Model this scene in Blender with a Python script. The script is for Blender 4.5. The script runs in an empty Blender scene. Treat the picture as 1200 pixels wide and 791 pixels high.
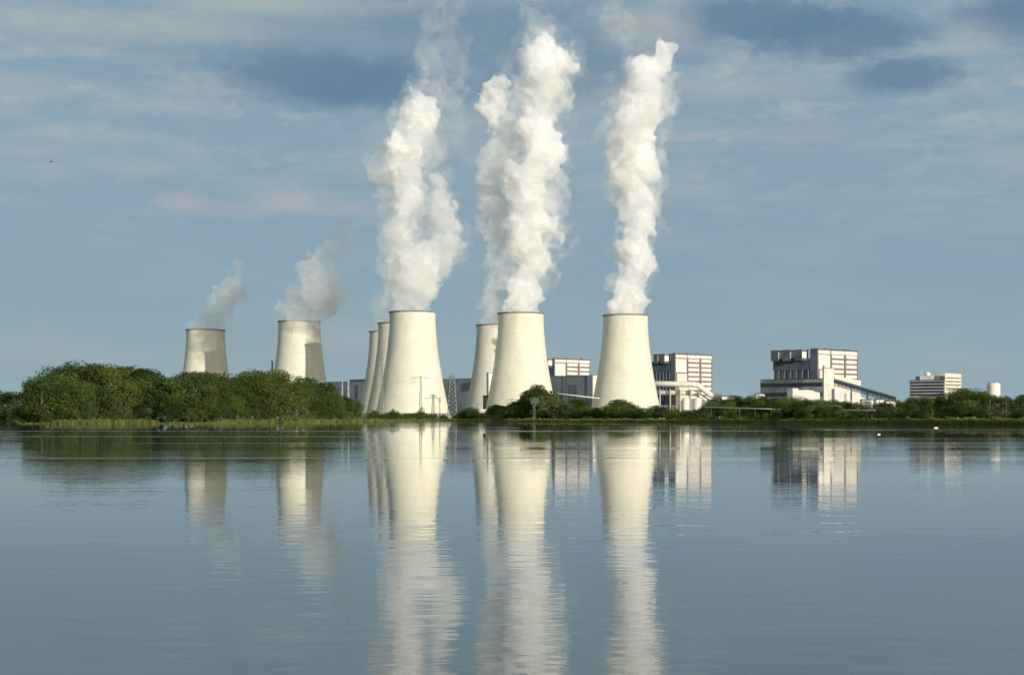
import bpy, math, random
import numpy as np
from mathutils import Vector, Matrix, noise

# ------------------------------------------------------------------ camera, world, sun
F = 2000.0          # focal length in photo pixels (photo 1200 wide)
HY = 490.0          # horizon row of the photo
CH = 2.2            # camera height over the water
SC = bpy.context.scene
COL = SC.collection
R = math.radians
SUN_AZ = 34.0       # degrees to the right of straight behind the camera
SUN_EL = 8.0

cam = bpy.data.cameras.new("camera"); camo = bpy.data.objects.new("camera", cam); COL.objects.link(camo)
camo.location = (0, 0, CH); camo.rotation_euler = (R(90), 0, 0)
cam.sensor_width = 36.0; cam.lens = 36.0 * F / 1200.0; cam.shift_y = (HY - 395.5) / 1200.0
cam.clip_start = 0.5; cam.clip_end = 60000
SC.camera = camo
SC.render.engine = 'CYCLES'
SC.view_settings.view_transform = 'Standard'
SC.view_settings.look = 'None'
SC.view_settings.gamma = 1.0
SC.view_settings.exposure = 0.0
cy = SC.cycles
cy.max_bounces = 20; cy.diffuse_bounces = 3; cy.glossy_bounces = 3; cy.volume_bounces = 16
cy.transparent_max_bounces = 16; cy.caustics_reflective = False; cy.caustics_refractive = False
cy.use_adaptive_sampling = True; cy.adaptive_threshold = 0.02
cy.use_denoising = True
try: cy.denoiser = 'OPENIMAGEDENOISE'
except Exception: pass


class NT:
    """small helper to wire node trees"""
    def __init__(s, tree): s.t = tree; s.n = tree.nodes; s.l = tree.links
    def add(s, kind, **kw):
        n = s.n.new(kind)
        for k, v in kw.items():
            if k.startswith('i_'):
                n.inputs[k[2:].replace('_', ' ')].default_value = v
            else: setattr(n, k, v)
        return n
    def link(s, a, b): s.l.new(a, b)
    def math(s, op, a, b=None, c=None, clamp=False):
        n = s.n.new('ShaderNodeMath'); n.operation = op; n.use_clamp = clamp
        for i, v in enumerate((a, b, c)):
            if v is None: continue
            if isinstance(v, (int, float)): n.inputs[i].default_value = v
            else: s.l.new(v, n.inputs[i])
        return n.outputs[0]
    def mix(s, fac, a, b, mode='MIX'):
        n = s.n.new('ShaderNodeMix'); n.data_type = 'RGBA'; n.blend_type = mode
        for i, v in ((0, fac), (6, a), (7, b)):
            if isinstance(v, (int, float)): n.inputs[i].default_value = v
            elif isinstance(v, tuple): n.inputs[i].default_value = (*v[:3], 1)
            else: s.l.new(v, n.inputs[i])
        return n.outputs[2]
    def ramp(s, v, lo, hi, a=0.0, b=1.0, smooth=True):
        n = s.n.new('ShaderNodeMapRange'); n.interpolation_type = 'SMOOTHSTEP' if smooth else 'LINEAR'
        s.l.new(v, n.inputs[0])
        for i, x in zip((1, 2, 3, 4), (lo, hi, a, b)): n.inputs[i].default_value = x
        return n.outputs[0]
    def noise(s, vec, scale, detail=4, rough=0.55, dist=0.0):
        n = s.n.new('ShaderNodeTexNoise'); n.inputs['Scale'].default_value = scale
        n.inputs['Detail'].default_value = detail; n.inputs['Roughness'].default_value = rough
        n.inputs['Distortion'].default_value = dist
        if vec is not None: s.l.new(vec, n.inputs['Vector'])
        return n.outputs[0]
    def comb(s, x, y, z):
        n = s.n.new('ShaderNodeCombineXYZ')
        for i, v in enumerate((x, y, z)):
            if isinstance(v, (int, float)): n.inputs[i].default_value = v
            else: s.l.new(v, n.inputs[i])
        return n.outputs[0]


def srgb(r, g, b):
    f = lambda c: ((c / 255 + 0.055) / 1.055) ** 2.4 if c > 10 else c / 255 / 12.92
    return (f(r), f(g), f(b))


def build_world():
    w = bpy.data.worlds.new("World"); SC.world = w; w.use_nodes = True
    t = NT(w.node_tree); t.n.clear()
    out = t.add('ShaderNodeOutputWorld'); bg = t.add('ShaderNodeBackground'); t.link(bg.outputs[0], out.inputs[0])
    S = 0.1
    bg.inputs[1].default_value = S
    sky = t.add('ShaderNodeTexSky', sky_type='NISHITA'); sky.sun_disc = False
    sky.sun_elevation = R(SUN_EL); sky.sun_rotation = R(180 - SUN_AZ)
    sky.air_density = 1.0; sky.dust_density = 1.5; sky.ozone_density = 1.5
    tc = t.add('ShaderNodeTexCoord'); sep = t.add('ShaderNodeSeparateXYZ'); t.link(tc.outputs['Generated'], sep.inputs[0])
    x, y, z = sep.outputs
    # azimuth and elevation of the direction, in degrees
    az = t.math('MULTIPLY', t.math('ARCTAN2', x, y), 57.2958)
    el = t.math('MULTIPLY', t.math('ARCSINE', z), 57.2958)
    v1 = t.comb(t.math('MULTIPLY', az, 0.16), t.math('MULTIPLY', el, 0.75), 0.0)
    v2 = t.comb(t.math('MULTIPLY', az, 0.30), t.math('MULTIPLY', el, 0.9), 3.7)
    # clear evening sky seen away from the sun: muted by thin high cloud
    col = (lambda c, k=1.0: tuple(v * k * 1.04 / S for v in c))
    veil = col(srgb(136, 161, 176))
    base = t.mix(0.80, sky.outputs[0], veil)
    low = t.mix(t.ramp(el, 0.0, 5.0), col(srgb(150, 173, 181)), col(srgb(134, 160, 177)))
    base = t.mix(0.70, base, low)
    # thin streaked layers, stronger higher up
    n1 = t.noise(v1, 1.0, 5, 0.55, 0.3)
    n2 = t.noise(v2, 1.6, 6, 0.6, 0.5)
    up = t.ramp(el, 4.0, 11.5)
    f1 = t.math('MULTIPLY', t.ramp(n1, 0.42, 0.68), t.math('MULTIPLY_ADD', up, 0.46, 0.16))
    base = t.mix(f1, base, col(srgb(168, 180, 184)))
    f2 = t.math('MULTIPLY', t.ramp(n2, 0.50, 0.74), t.math('MULTIPLY_ADD', up, 0.48, 0.03))
    base = t.mix(f2, base, col(srgb(182, 186, 184)))
    wn = t.noise(t.comb(t.math('MULTIPLY', az, 0.55), t.math('MULTIPLY', el, 0.8), 9.0), 1.7, 9, 0.66, 0.3)
    wn = t.math('MULTIPLY', t.math('SUBTRACT', wn, 0.5), 2.3)

    def blob(a0, e0, ra, re, c, amt, soft=0.5, wob=1.0, flat=0.0):
        nonlocal base
        da = t.math('DIVIDE', t.math('SUBTRACT', az, a0), ra)
        de = t.math('DIVIDE', t.math('SUBTRACT', el, e0), re)
        d = t.math('SQRT', t.math('ADD', t.math('MULTIPLY', da, da), t.math('MULTIPLY', de, de)))
        d = t.math('ADD', d, t.math('MULTIPLY', wn, wob))
        m = t.math('MULTIPLY', t.ramp(d, 1.0 - soft, 1.0 + soft * 0.6, 1.0, 0.0), amt)
        base = t.mix(m, base, col(c))
    # az = (px-600)/35 ; el = (490-py)/35 roughly
    D = srgb(112, 139, 160); DD = srgb(96, 126, 154)
    blob(-3.6, 12.3, 10.5, 1.9, D, 0.55, 0.8, 0.6)          # long grey bank along the top
    blob(-6.4, 11.2, 3.5, 0.95, DD, 0.75, 0.6, 0.35)
    blob(-4.2, 10.9, 3.0, 0.8, DD, 0.6, 0.6, 0.35)
    blob(2.0, 11.9, 3.4, 1.5, D, 0.75, 0.7, 0.5); blob(-1.5, 12.8, 3.5, 0.9, D, 0.6, 0.7, 0.5)
    blob(8.0, 13.0, 3.2, 0.8, DD, 0.8, 0.5, 0.5)
    blob(11.0, 12.4, 2.8, 0.9, DD, 0.8, 0.5, 0.5)
    blob(12.9, 11.1, 1.9, 0.65, DD, 0.8, 0.5, 0.5)
    blob(16.6, 12.8, 2.0, 0.9, DD, 0.8, 0.5, 0.5)
    W = srgb(178, 182, 180)
    blob(-13.0, 12.6, 5.0, 0.55, W, 0.45, 0.8, 0.8); blob(-8.0, 13.5, 4.0, 0.35, W, 0.5, 0.8, 0.8)
    blob(4.6, 12.8, 1.7, 0.8, W, 0.6, 0.8, 0.8); blob(15.2, 12.2, 1.2, 0.6, W, 0.25, 0.8, 0.8); blob(-16.3, 10.6, 2.0, 0.5, W, 0.35, 0.8, 0.8)
    blob(7.6, 10.9, 3.5, 0.5, W, 0.30, 0.9, 0.7)
    P = srgb(180, 176, 178)
    blob(-7.4, 7.2, 1.1, 0.30, P, 0.55, 0.9, 0.9)
    blob(-11.0, 7.1, 0.8, 0.36, P, 0.45, 0.8, 0.7)
    blob(-9.3, 6.9, 2.4, 0.35, P, 0.22, 0.8, 0.6)
    blob(-5.4, 7.0, 1.4, 0.3, P, 0.25, 0.8, 0.6)
    blob(-5.3, 2.6, 1.5, 0.5, P, 0.30, 0.9, 0.5)
    blob(-16.0, 2.2, 3.0, 0.5, srgb(160, 165, 168), 0.35, 0.9, 0.5)
    blob(9.5, 9.3, 2.5, 0.4, srgb(165, 170, 175), 0.3, 0.9, 0.6)
    # glow added to the evening sky round the sun, behind the camera, as fill
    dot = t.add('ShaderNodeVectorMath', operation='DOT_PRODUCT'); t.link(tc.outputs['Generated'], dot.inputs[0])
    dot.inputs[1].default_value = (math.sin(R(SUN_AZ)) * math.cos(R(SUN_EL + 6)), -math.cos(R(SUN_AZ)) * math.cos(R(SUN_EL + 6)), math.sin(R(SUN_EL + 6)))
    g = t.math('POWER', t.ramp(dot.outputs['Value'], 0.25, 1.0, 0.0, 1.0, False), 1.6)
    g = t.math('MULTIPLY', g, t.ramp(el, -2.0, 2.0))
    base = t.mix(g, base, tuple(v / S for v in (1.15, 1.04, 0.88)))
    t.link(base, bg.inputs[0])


build_world()
sun = bpy.data.lights.new("sun", 'SUN'); suno = bpy.data.objects.new("sun", sun); COL.objects.link(suno)
sun.energy = 4.3; sun.angle = R(0.6); sun.color = (1.0, 0.93, 0.78)
sd = Vector((math.sin(R(SUN_AZ)) * math.cos(R(SUN_EL)), -math.cos(R(SUN_AZ)) * math.cos(R(SUN_EL)), math.sin(R(SUN_EL))))
suno.rotation_euler = sd.to_track_quat('Z', 'Y').to_euler(); suno.location = (300, -400, 200)


# ------------------------------------------------------------------ helpers
def P(px, py, Y): return Vector(((px - 600) / F * Y, Y, CH + (HY - py) / F * Y))
def PX(px, Y): return (px - 600) / F * Y
def PZ(py, Y): return CH + (HY - py) / F * Y


class MB:
    def __init__(s): s.v = []; s.f = []
    def quad(s, a, b, c, d):
        n = len(s.v); s.v += [tuple(a), tuple(b), tuple(c), tuple(d)]; s.f.append((n, n + 1, n + 2, n + 3)); return s
    def box(s, x0, x1, y0, y1, z0, z1):
        n = len(s.v)
        s.v += [(x0, y0, z0), (x1, y0, z0), (x1, y1, z0), (x0, y1, z0), (x0, y0, z1), (x1, y0, z1), (x1, y1, z1), (x0, y1, z1)]
        for q in ((0, 3, 2, 1), (4, 5, 6, 7), (0, 1, 5, 4), (1, 2, 6, 5), (2, 3, 7, 6), (3, 0, 4, 7)): s.f.append(tuple(n + i for i in q))
        return s
    def prism(s, poly, y0, y1):
        """poly: (x,z) outline counter-clockwise seen from -y, extruded along y"""
        n = len(s.v); k = len(poly)
        s.v += [(x, y0, z) for x, z in poly] + [(x, y1, z) for x, z in poly]
        s.f.append(tuple(range(n, n + k))); s.f.append(tuple(range(n + 2 * k - 1, n + k - 1, -1)))
        for i in range(k):
            j = (i + 1) % k; s.f.append((n + i, n + k + i, n + k + j, n + j))
        return s
    def tube(s, pts, rad, n=10, cap=True):
        pts = [Vector(p) for p in pts]
        rr = rad if isinstance(rad, (list, tuple)) else [rad] * len(pts)
        b = len(s.v); ref = Vector((0, 0, 1))
        for i, p in enumerate(pts):
            d = (pts[min(i + 1, len(pts) - 1)] - pts[max(i - 1, 0)]).normalized()
            rf = ref if abs(d.z) < 0.95 else Vector((1, 0, 0))
            a = d.cross(rf).normalized(); c = a.cross(d).normalized()
            for k in range(n):
                t = 2 * math.pi * k / n
                s.v.append(tuple(p + a * math.cos(t) * rr[i] + c * math.sin(t) * rr[i]))
        for i in range(len(pts) - 1):
            for k in range(n):
                j = (k + 1) % n
                s.f.append((b + i * n + k, b + i * n + j, b + (i + 1) * n + j, b + (i + 1) * n + k))
        if cap:
            s.f.append(tuple(b + k for k in reversed(range(n))))
            s.f.append(tuple(b + (len(pts) - 1) * n + k for k in range(n)))
        return s
    def lathe(s, prof, n=48, cx=0, cy=0, close=False):
        b = len(s.v)
        for r, z in prof:
            for k in range(n):
                t = 2 * math.pi * k / n; s.v.append((cx + r * math.cos(t), cy + r * math.sin(t), z))
        m = len(prof)
        for i in range(m if close else m - 1):
            i2 = (i + 1) % m
            for k in range(n):
                j = (k + 1) % n
                s.f.append((b + i * n + k, b + i * n + j, b + i2 * n + j, b + i2 * n + k))
        return s
    def build(s, name, mat, parent=None, smooth=False):
        me = bpy.data.meshes.new(name); me.from_pydata(s.v, [], s.f); me.update()
        if mat: me.materials.append(mat)
        if smooth: me.polygons.foreach_set('use_smooth', [True] * len(me.polygons))
        o = bpy.data.objects.new(name, me); COL.objects.link(o)
        if parent: o.parent = parent
        return o


def tag(o, label=None, cat=None, group=None, kind=None):
    if label: o['label'] = label
    if cat: o['category'] = cat
    if group: o['group'] = group
    if kind: o['kind'] = kind
    return o


def empty(name, loc, rz=0, label=None, cat=None, group=None):
    o = bpy.data.objects.new(name, None); COL.objects.link(o); o.location = loc; o.rotation_euler = (0, 0, rz)
    o.empty_display_size = 2
    return tag(o, label, cat, group)


def mat(name, col, rough=0.75, var=0.12, scale=0.15, col2=None, bump=0.0, metal=0.0, spec=0.3, stretch=None):
    m = bpy.data.materials.new(name); m.use_nodes = True
    t = NT(m.node_tree); b = t.n['Principled BSDF']
    tc = t.add('ShaderNodeTexCoord'); mp = t.add('ShaderNodeMapping'); t.link(tc.outputs['Object'], mp.inputs[0])
    if stretch: mp.inputs['Scale'].default_value = stretch
    n = t.noise(mp.outputs[0], scale, 6, 0.6)
    c2 = col2 if col2 else tuple(max(0, c * (1 - var * 2.5)) for c in col)
    c = t.mix(t.ramp(n, 0.35, 0.7), tuple(min(1, v * (1 + var * 0.3)) for v in col), c2)
    t.link(c, b.inputs['Base Color']); b.inputs['Roughness'].default_value = rough
    b.inputs['Metallic'].default_value = metal; b.inputs['Specular IOR Level'].default_value = spec
    if bump:
        bn = t.add('ShaderNodeBump'); bn.inputs['Distance'].default_value = bump; t.link(n, bn.inputs['Height']); t.link(bn.outputs[0], b.inputs['Normal'])
    return m


def concrete_mat():
    m = bpy.data.materials.new("cooling_tower_concrete"); m.use_nodes = True
    t = NT(m.node_tree); b = t.n['Principled BSDF']
    tc = t.add('ShaderNodeTexCoord'); sep = t.add('ShaderNodeSeparateXYZ'); t.link(tc.outputs['Object'], sep.inputs[0])
    ang = t.math('ARCTAN2', sep.outputs[1], sep.outputs[0])
    cyl = t.comb(t.math('MULTIPLY', ang, 30.0), t.math('MULTIPLY', sep.outputs[2], 0.06), 0.0)
    streak = t.noise(cyl, 0.55, 6, 0.65)
    oi = t.add('ShaderNodeObjectInfo')
    big = t.noise(t.comb(t.math('MULTIPLY', ang, 4.0), t.math('MULTIPLY', sep.outputs[2], 0.07), t.math('MULTIPLY', oi.outputs['Random'], 30.0)), 0.7, 5, 0.6)
    c = t.mix(t.ramp(big, 0.3, 0.75), (0.70, 0.675, 0.575), (0.60, 0.575, 0.48))
    # rain streaks coming down from the rim, fading with depth below it
    dep = t.ramp(sep.outputs[2], 60.0, 112.0, 0.05, 0.36)
    c = t.mix(t.math('MULTIPLY', t.ramp(streak, 0.5, 0.72), dep), c, (0.40, 0.385, 0.33))
    # climbing formwork lifts: faint joint every 1.5 m band, alternate tone
    lift = t.noise(t.comb(0.0, 0.0, t.math('MULTIPLY', sep.outputs[2], 0.35)), 1.0, 2, 0.5)
    c = t.mix(t.math('MULTIPLY', t.ramp(lift, 0.45, 0.65), 0.22), c, (0.50, 0.48, 0.40))
    t.link(c, b.inputs['Base Color']); b.inputs['Roughness'].default_value = 0.9; b.inputs['Specular IOR Level'].default_value = 0.15
    # meridional wind ribs
    rib = t.math('SINE', t.math('MULTIPLY', ang, 96.0))
    bn = t.add('ShaderNodeBump'); bn.inputs['Distance'].default_value = 0.06; bn.inputs['Strength'].default_value = 0.25
    t.link(rib, bn.inputs['Height']); t.link(bn.outputs[0], b.inputs['Normal'])
    return m


# ------------------------------------------------------------------ setting: water, ground
def water():
    m = bpy.data.materials.new("lake_water"); m.use_nodes = True
    t = NT(m.node_tree); b = t.n['Principled BSDF']
    b.inputs['Base Color'].default_value = (0.072, 0.098, 0.102, 1); b.inputs['IOR'].default_value = 1.33
    b.inputs['Roughness'].default_value = 0.012; b.inputs['Specular IOR Level'].default_value = 0.5
    tc = t.add('ShaderNodeTexCoord')
    sep = t.add('ShaderNodeSeparateXYZ'); t.link(tc.outputs['Object'], sep.inputs[0])
    X, Y, Z = sep.outputs
    small = t.noise(t.comb(t.math('MULTIPLY', X, 0.55), Y, 0.0), 2.4, 2, 0.5, 0.2)
    swell = t.noise(t.comb(t.math('MULTIPLY', X, 0.35), Y, 5.0), 0.45, 3, 0.5, 0.3)
    # calm and ruffled patches drawn out by the breeze
    patch = t.noise(t.comb(t.math('MULTIPLY', X, 0.006), t.math('MULTIPLY', Y, 0.03), 2.0), 1.0, 5, 0.6, 0.6)
    amp = t.ramp(patch, 0.42, 0.62, 0.30, 0.95)
    fine = t.noise(t.comb(t.math('MULTIPLY', X, 0.7), Y, 1.0), 6.0, 3, 0.5)
    h = t.math('ADD', t.math('MULTIPLY', small, 0.0085), t.math('MULTIPLY', swell, 0.009))
    h = t.math('ADD', h, t.math('MULTIPLY', fine, 0.0007))
    rip = t.noise(t.comb(t.math('MULTIPLY', X, 0.42), Y, 7.0), 1.35, 2, 0.45, 0.5)
    rz = t.ramp(t.math('ADD', Y, t.math('MULTIPLY', patch, 30.0)), 34.0, 62.0, 1.0, 0.10)
    h = t.math('ADD', h, t.math('MULTIPLY', t.math('MULTIPLY', rip, rz), 0.021))
    near = t.ramp(t.math('ADD', Y, t.math('MULTIPLY', patch, 14.0)), 26.0, 62.0, 1.0, 0.75)   # a light breeze close in
    h = t.math('MULTIPLY', t.math('MULTIPLY', h, amp), near)
    # cat's-paws: thin ruffled lines drawn across the calm water
    for (y0, hw, xa, xb, k) in ((94.0, 1.3, -40.0, 3.0, 0.020), (205.0, 5.0, -70.0, -20.0, 0.03), (150.0, 2.0, -30.0, 60.0, 0.012), (290.0, 9.0, -150.0, 40.0, 0.04), (330.0, 8.0, 60.0, 170.0, 0.04)):
        wob = t.math('MULTIPLY', t.math('SUBTRACT', t.noise(t.comb(t.math('MULTIPLY', X, .05), y0, 0.0), 1.0, 3), 0.5), hw * 2.5)
        dd = t.math('ABSOLUTE', t.math('SUBTRACT', t.math('ADD', Y, wob), y0))
        mk = t.math('MULTIPLY', t.ramp(dd, hw * .3, hw, 1.0, 0.0), t.math('MULTIPLY', t.ramp(X, xa - 8, xa), t.ramp(X, xb, xb + 8, 1.0, 0.0)))
        h = t.math('ADD', h, t.math('MULTIPLY', t.math('MULTIPLY', fine, mk), k))
    bn = t.add('ShaderNodeBump'); bn.inputs['Distance'].default_value = 1.0; bn.inputs['Strength'].default_value = 1.0
    t.link(h, bn.inputs['Height']); t.link(bn.outputs[0], b.inputs['Normal'])
    mb = MB(); mb.quad((-9000, -300, 0), (9000, -300, 0), (9000, 9000, 0), (-9000, 9000, 0))
    o = mb.build('lake_water', m); tag(o, kind='structure')


# shore: list of (photo column, distance of the waterline)
SHORE = [(-700, 1500), (-200, 1450), (10, 1350), (26, 1300), (28.5, 720), (30, 600), (60, 585), (120, 588), (186, 600), (196, 588),
         (250, 592), (262, 620), (300, 660), (360, 760), (430, 930), (452, 980), (458, 1250), (480, 1400), (520, 1450), (560, 1390), (575, 1290),
         (590, 1020), (640, 960), (700, 900), (770, 830), (830, 760), (880, 690), (950, 610), (1010, 550), (1100, 485), (1200, 440), (1400, 400), (2200, 330)]
SHORE = [(a, b * 1.12 if b < 1100 else b) for a, b in SHORE]


def shore_y(px):
    for (a, ya), (b, yb) in zip(SHORE, SHORE[1:]):
        if a <= px <= b: return ya + (yb - ya) * (px - a) / (b - a)
    return SHORE[-1][1] if px > SHORE[-1][0] else SHORE[0][1]


def ground():
    """land as one sheet that dips under the lake at the shore and runs to the horizon"""
    cols = []
    px = -1200.0
    while px < 2400:
        cols.append(px); px += 4 if -40 <= px <= 1260 else 60
    offs = [-14, 0, 3, 8, 16, 30, 60, 110, 200, 350, 600, 1000, 1800, 4000, 12000, 40000]
    zs = [-1.2, 0.03, 0.35, 0.6, 0.8, 1.0, 1.1, 1.2, 1.35, 1.4, 1.5, 1.5, 1.5, 1.5, 1.5, 1.5]
    v = []; f = []
    for i, c in enumerate(cols):
        s = shore_y(c)
        s += 5.0 * noise.noise(Vector((c * 0.05, 1.3, 0))) + 2.0 * noise.noise(Vector((c * 0.2, 4.3, 0)))
        for o, z in zip(offs, zs):
            Y = s + o
            v.append(((c - 600) / F * Y, Y, z + (0.25 * noise.noise(Vector((c * 0.07, o * 0.02, 2))) if o > 0 else 0)))
    n = len(offs)
    for i in range(len(cols) - 1):
        for k in range(n - 1): f.append((i * n + k, (i + 1) * n + k, (i + 1) * n + k + 1, i * n + k + 1))
    m = bpy.data.materials.new("meadow_ground"); m.use_nodes = True
    t = NT(m.node_tree); b = t.n['Principled BSDF']; tc = t.add('ShaderNodeTexCoord')
    a = t.noise(tc.outputs['Object'], 0.03, 8, 0.65); a2 = t.noise(tc.outputs['Object'], 0.6, 5, 0.6)
    c = t.mix(t.ramp(a, 0.35, 0.65), (0.075, 0.105, 0.028), (0.13, 0.135, 0.045))
    c = t.mix(t.math('MULTIPLY', t.ramp(a2, 0.45, 0.7), 0.6), c, (0.05, 0.055, 0.022))
    t.link(c, b.inputs['Base Color']); b.inputs['Roughness'].default_value = 1.0; b.inputs['Specular IOR Level'].default_value = 0.1
    me = bpy.data.meshes.new('ground'); me.from_pydata(v, [], f); me.materials.append(m)
    o = bpy.data.objects.new('ground', me); COL.objects.link(o); tag(o, kind='structure')


water()
ground()

# ------------------------------------------------------------------ cooling towers
M_CON = concrete_mat()
M_RIM = mat('weathered_rim', (0.24, 0.21, 0.16), 0.9, 0.2, 0.3)
M_COL = mat('tower_support_concrete', (0.42, 0.41, 0.37), 0.85, 0.15, 0.3)
GZ = 1.5
TOPZ = GZ + 113.0
TOWERS = {}


def shell_r(z):  # z over the ground, 0..113
    d = 113.0 - z
    return math.sqrt(24.2 ** 2 + (0.285 * d) ** 2) + 0.25 * max(0.0, (z - 106) / 7.0)


def tower_meshes():
    outer = [(shell_r(z), z) for z in np.linspace(5.5, 112.4, 46)]
    inner = [(shell_r(z) - 0.45, z) for z in np.linspace(112.4, 5.5, 46)]
    sh = MB().lathe(outer + inner, 128, close=True).build('shell', M_CON, smooth=True)
    rt = shell_r(113)
    rim = MB().lathe([(rt + 0.02, 111.7), (rt + 0.65, 111.75), (rt + 0.75, 112.0), (rt + 0.75, 113.0), (rt - 0.55, 113.0), (rt - 0.55, 112.45), (rt + 0.02, 112.42)], 128, close=True).build('rim', M_RIM, smooth=False)
    rb = shell_r(5.5); rg = shell_r(0) + 1.0
    cb = MB(); n = 44
    for k in range(n):
        t0 = 2 * math.pi * k / n; t1 = 2 * math.pi * (k + 0.5) / n; t2 = 2 * math.pi * (k + 1) / n
        top = (rb * math.cos(t1) * .995, rb * math.sin(t1) * .995, 5.6)
        for tt in (t0, t2): cb.tube([(rg * math.cos(tt), rg * math.sin(tt), 0), top], 0.4, 6)
    lat = cb.build('support_lattice', M_COL)
    basin = MB().lathe([(rg + 2.2, -0.6), (rg + 2.2, 1.3), (rg + 1.7, 1.3), (rg + 1.7, -0.6)], 96, close=True).build('basin_wall', M_COL)
    return [sh, rim, lat, basin]


def place_towers():
    data = [('A', 241, 386.5, 'cooling tower furthest from the boiler houses, mottled with steam shadow, behind the wood'),
            ('B', 351, 376.6, 'cooling tower behind the wood, its lower flank in one large shadow'),
            ('C', 455, 388.5, 'farthest of three clustered cooling towers, only a grey edge showing'),
            ('D', 467.5, 378.5, 'cooling tower half hidden right behind the big bright one above the pylons'),
            ('E', 483.5, 365.5, 'tall bright cooling tower with two lattice pylons before its foot'),
            ('F', 582, 380.8, 'partly shaded cooling tower peeking out beside the bright one with dense steam'),
            ('G', 610.5, 367, 'bright cooling tower that overlaps a shaded one, small tree at its foot'),
            ('H', 733, 369.3, 'bright cooling tower standing alone next to the white pipe bridge')]
    ms = tower_meshes(); first = True
    for k, px, top, lab in data:
        Y = (TOPZ - CH) * F / (HY - top)
        e = empty('cooling_tower', (PX(px, Y), Y, GZ), 0, lab, 'cooling tower', 'cooling towers of the power station')
        for m in ms:
            c = m if first else m.copy()
            if not first: COL.objects.link(c)
            c.parent = e
        first = False
        TOWERS[k] = (PX(px, Y), Y)


place_towers()

# ------------------------------------------------------------------ steam
def steam_mat(name, dens, surf, col=(0.96, 0.96, 0.96), hole=0.0, aniso=0.1, vary=0.0):
    m = bpy.data.materials.new(name); m.use_nodes = True
    t = NT(m.node_tree); t.n.clear()
    out = t.add('ShaderNodeOutputMaterial')
    tr = t.add('ShaderNodeBsdfTransparent'); df = t.add('ShaderNodeBsdfDiffuse'); df.inputs[0].default_value = (*col, 1)
    tl = t.add('ShaderNodeBsdfTranslucent'); tl.inputs[0].default_value = (*col, 1)
    mx = t.add('ShaderNodeMixShader'); mx.inputs[0].default_value = 0.35; t.link(df.outputs[0], mx.inputs[1]); t.link(tl.outputs[0], mx.inputs[2])
    ms = t.add('ShaderNodeMixShader')
    tc = t.add('ShaderNodeTexCoord')
    n = t.noise(tc.outputs['Object'], 0.09, 6, 0.65, 0.3)
    fac = t.math('MULTIPLY', t.ramp(n, 0.35 + hole, 0.62 + hole), surf)
    t.link(fac, ms.inputs[0]); t.link(tr.outputs[0], ms.inputs[1]); t.link(mx.outputs[0], ms.inputs[2])
    t.link(ms.outputs[0], out.inputs[0])
    v = t.add('ShaderNodeVolumePrincipled'); v.inputs['Density'].default_value = dens
    v.inputs['Color'].default_value = (0.993, 0.993, 0.993, 1); v.inputs['Anisotropy'].default_value = aniso
    if vary:
        nv = t.noise(tc.outputs['Object'], 0.045, 5, 0.65, 0.6)
        t.link(t.math('MULTIPLY', t.ramp(nv, 0.40, 0.66), dens * vary), v.inputs['Density'])
        m.cycles.volume_step_rate = 1.0
    t.link(v.outputs[0], out.inputs[1])
    return m


def tex(name, kind, scale, **kw):
    t = bpy.data.textures.new(name, kind); t.noise_scale = scale
    for k, v in kw.items(): setattr(t, k, v)
    return t


W_BIG = tex('warp_large', 'CLOUDS', 24.0, noise_depth=2, cloud_type='COLOR')
W_MID = tex('warp_mid', 'CLOUDS', 9.0, noise_depth=3, cloud_type='COLOR')
T_BIG = tex('billow_large', 'VORONOI', 17.0, weight_1=1.0, noise_intensity=1.0)
T_MID = tex('billow_mid', 'VORONOI', 7.5, weight_1=1.0, noise_intensity=1.0)
T_FINE = tex('billow_fine', 'CLOUDS', 6.5, noise_depth=5)
ICO = {}


def ico(sub=2):
    if sub not in ICO:
        import bmesh
        bm = bmesh.new(); bmesh.ops.create_icosphere(bm, subdivisions=sub, radius=1.0)
        ICO[sub] = (np.array([v.co[:] for v in bm.verts]), [tuple(v.index for v in f.verts) for f in bm.faces]); bm.free()
    return ICO[sub]


def puffs_mesh(name, balls, voxel, matl, parent, amp=1.0):
    iv, ifc = ico(2); V = []; Fc = []; n = 0
    for (c, r) in balls:
        V.append(iv * r + np.array(c)); Fc += [tuple(i + n for i in f) for f in ifc]; n += len(iv)
    me = bpy.data.meshes.new(name); me.from_pydata(np.concatenate(V).tolist(), [], Fc)
    o = bpy.data.objects.new(name, me); COL.objects.link(o)
    md = o.modifiers.new('r', 'REMESH'); md.mode = 'VOXEL'; md.voxel_size = voxel
    for tx, s, how in ((T_BIG, -5.5, 'NORMAL'), (W_BIG, 24.0, 'RGB_TO_XYZ'), (W_MID, 11.0, 'RGB_TO_XYZ'), (T_MID, -2.4, 'NORMAL'), (T_FINE, 3.0, 'NORMAL')):
        d = o.modifiers.new('d', 'DISPLACE'); d.texture = tx; d.strength = s * amp; d.mid_level = 0.5; d.texture_coords = 'LOCAL'; d.direction = how
    md = o.modifiers.new('r2', 'REMESH'); md.mode = 'VOXEL'; md.voxel_size = voxel * .85
    dg = bpy.context.evaluated_depsgraph_get(); dg.update()
    me2 = bpy.data.meshes.new_from_object(o.evaluated_get(dg))
    bpy.data.objects.remove(o); bpy.data.meshes.remove(me)
    me2.name = name; me2.materials.clear(); me2.materials.append(matl)
    me2.polygons.foreach_set('use_smooth', [True] * len(me2.polygons))
    o = bpy.data.objects.new(name, me2); COL.objects.link(o)
    if parent: o.parent = parent
    return o


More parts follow.
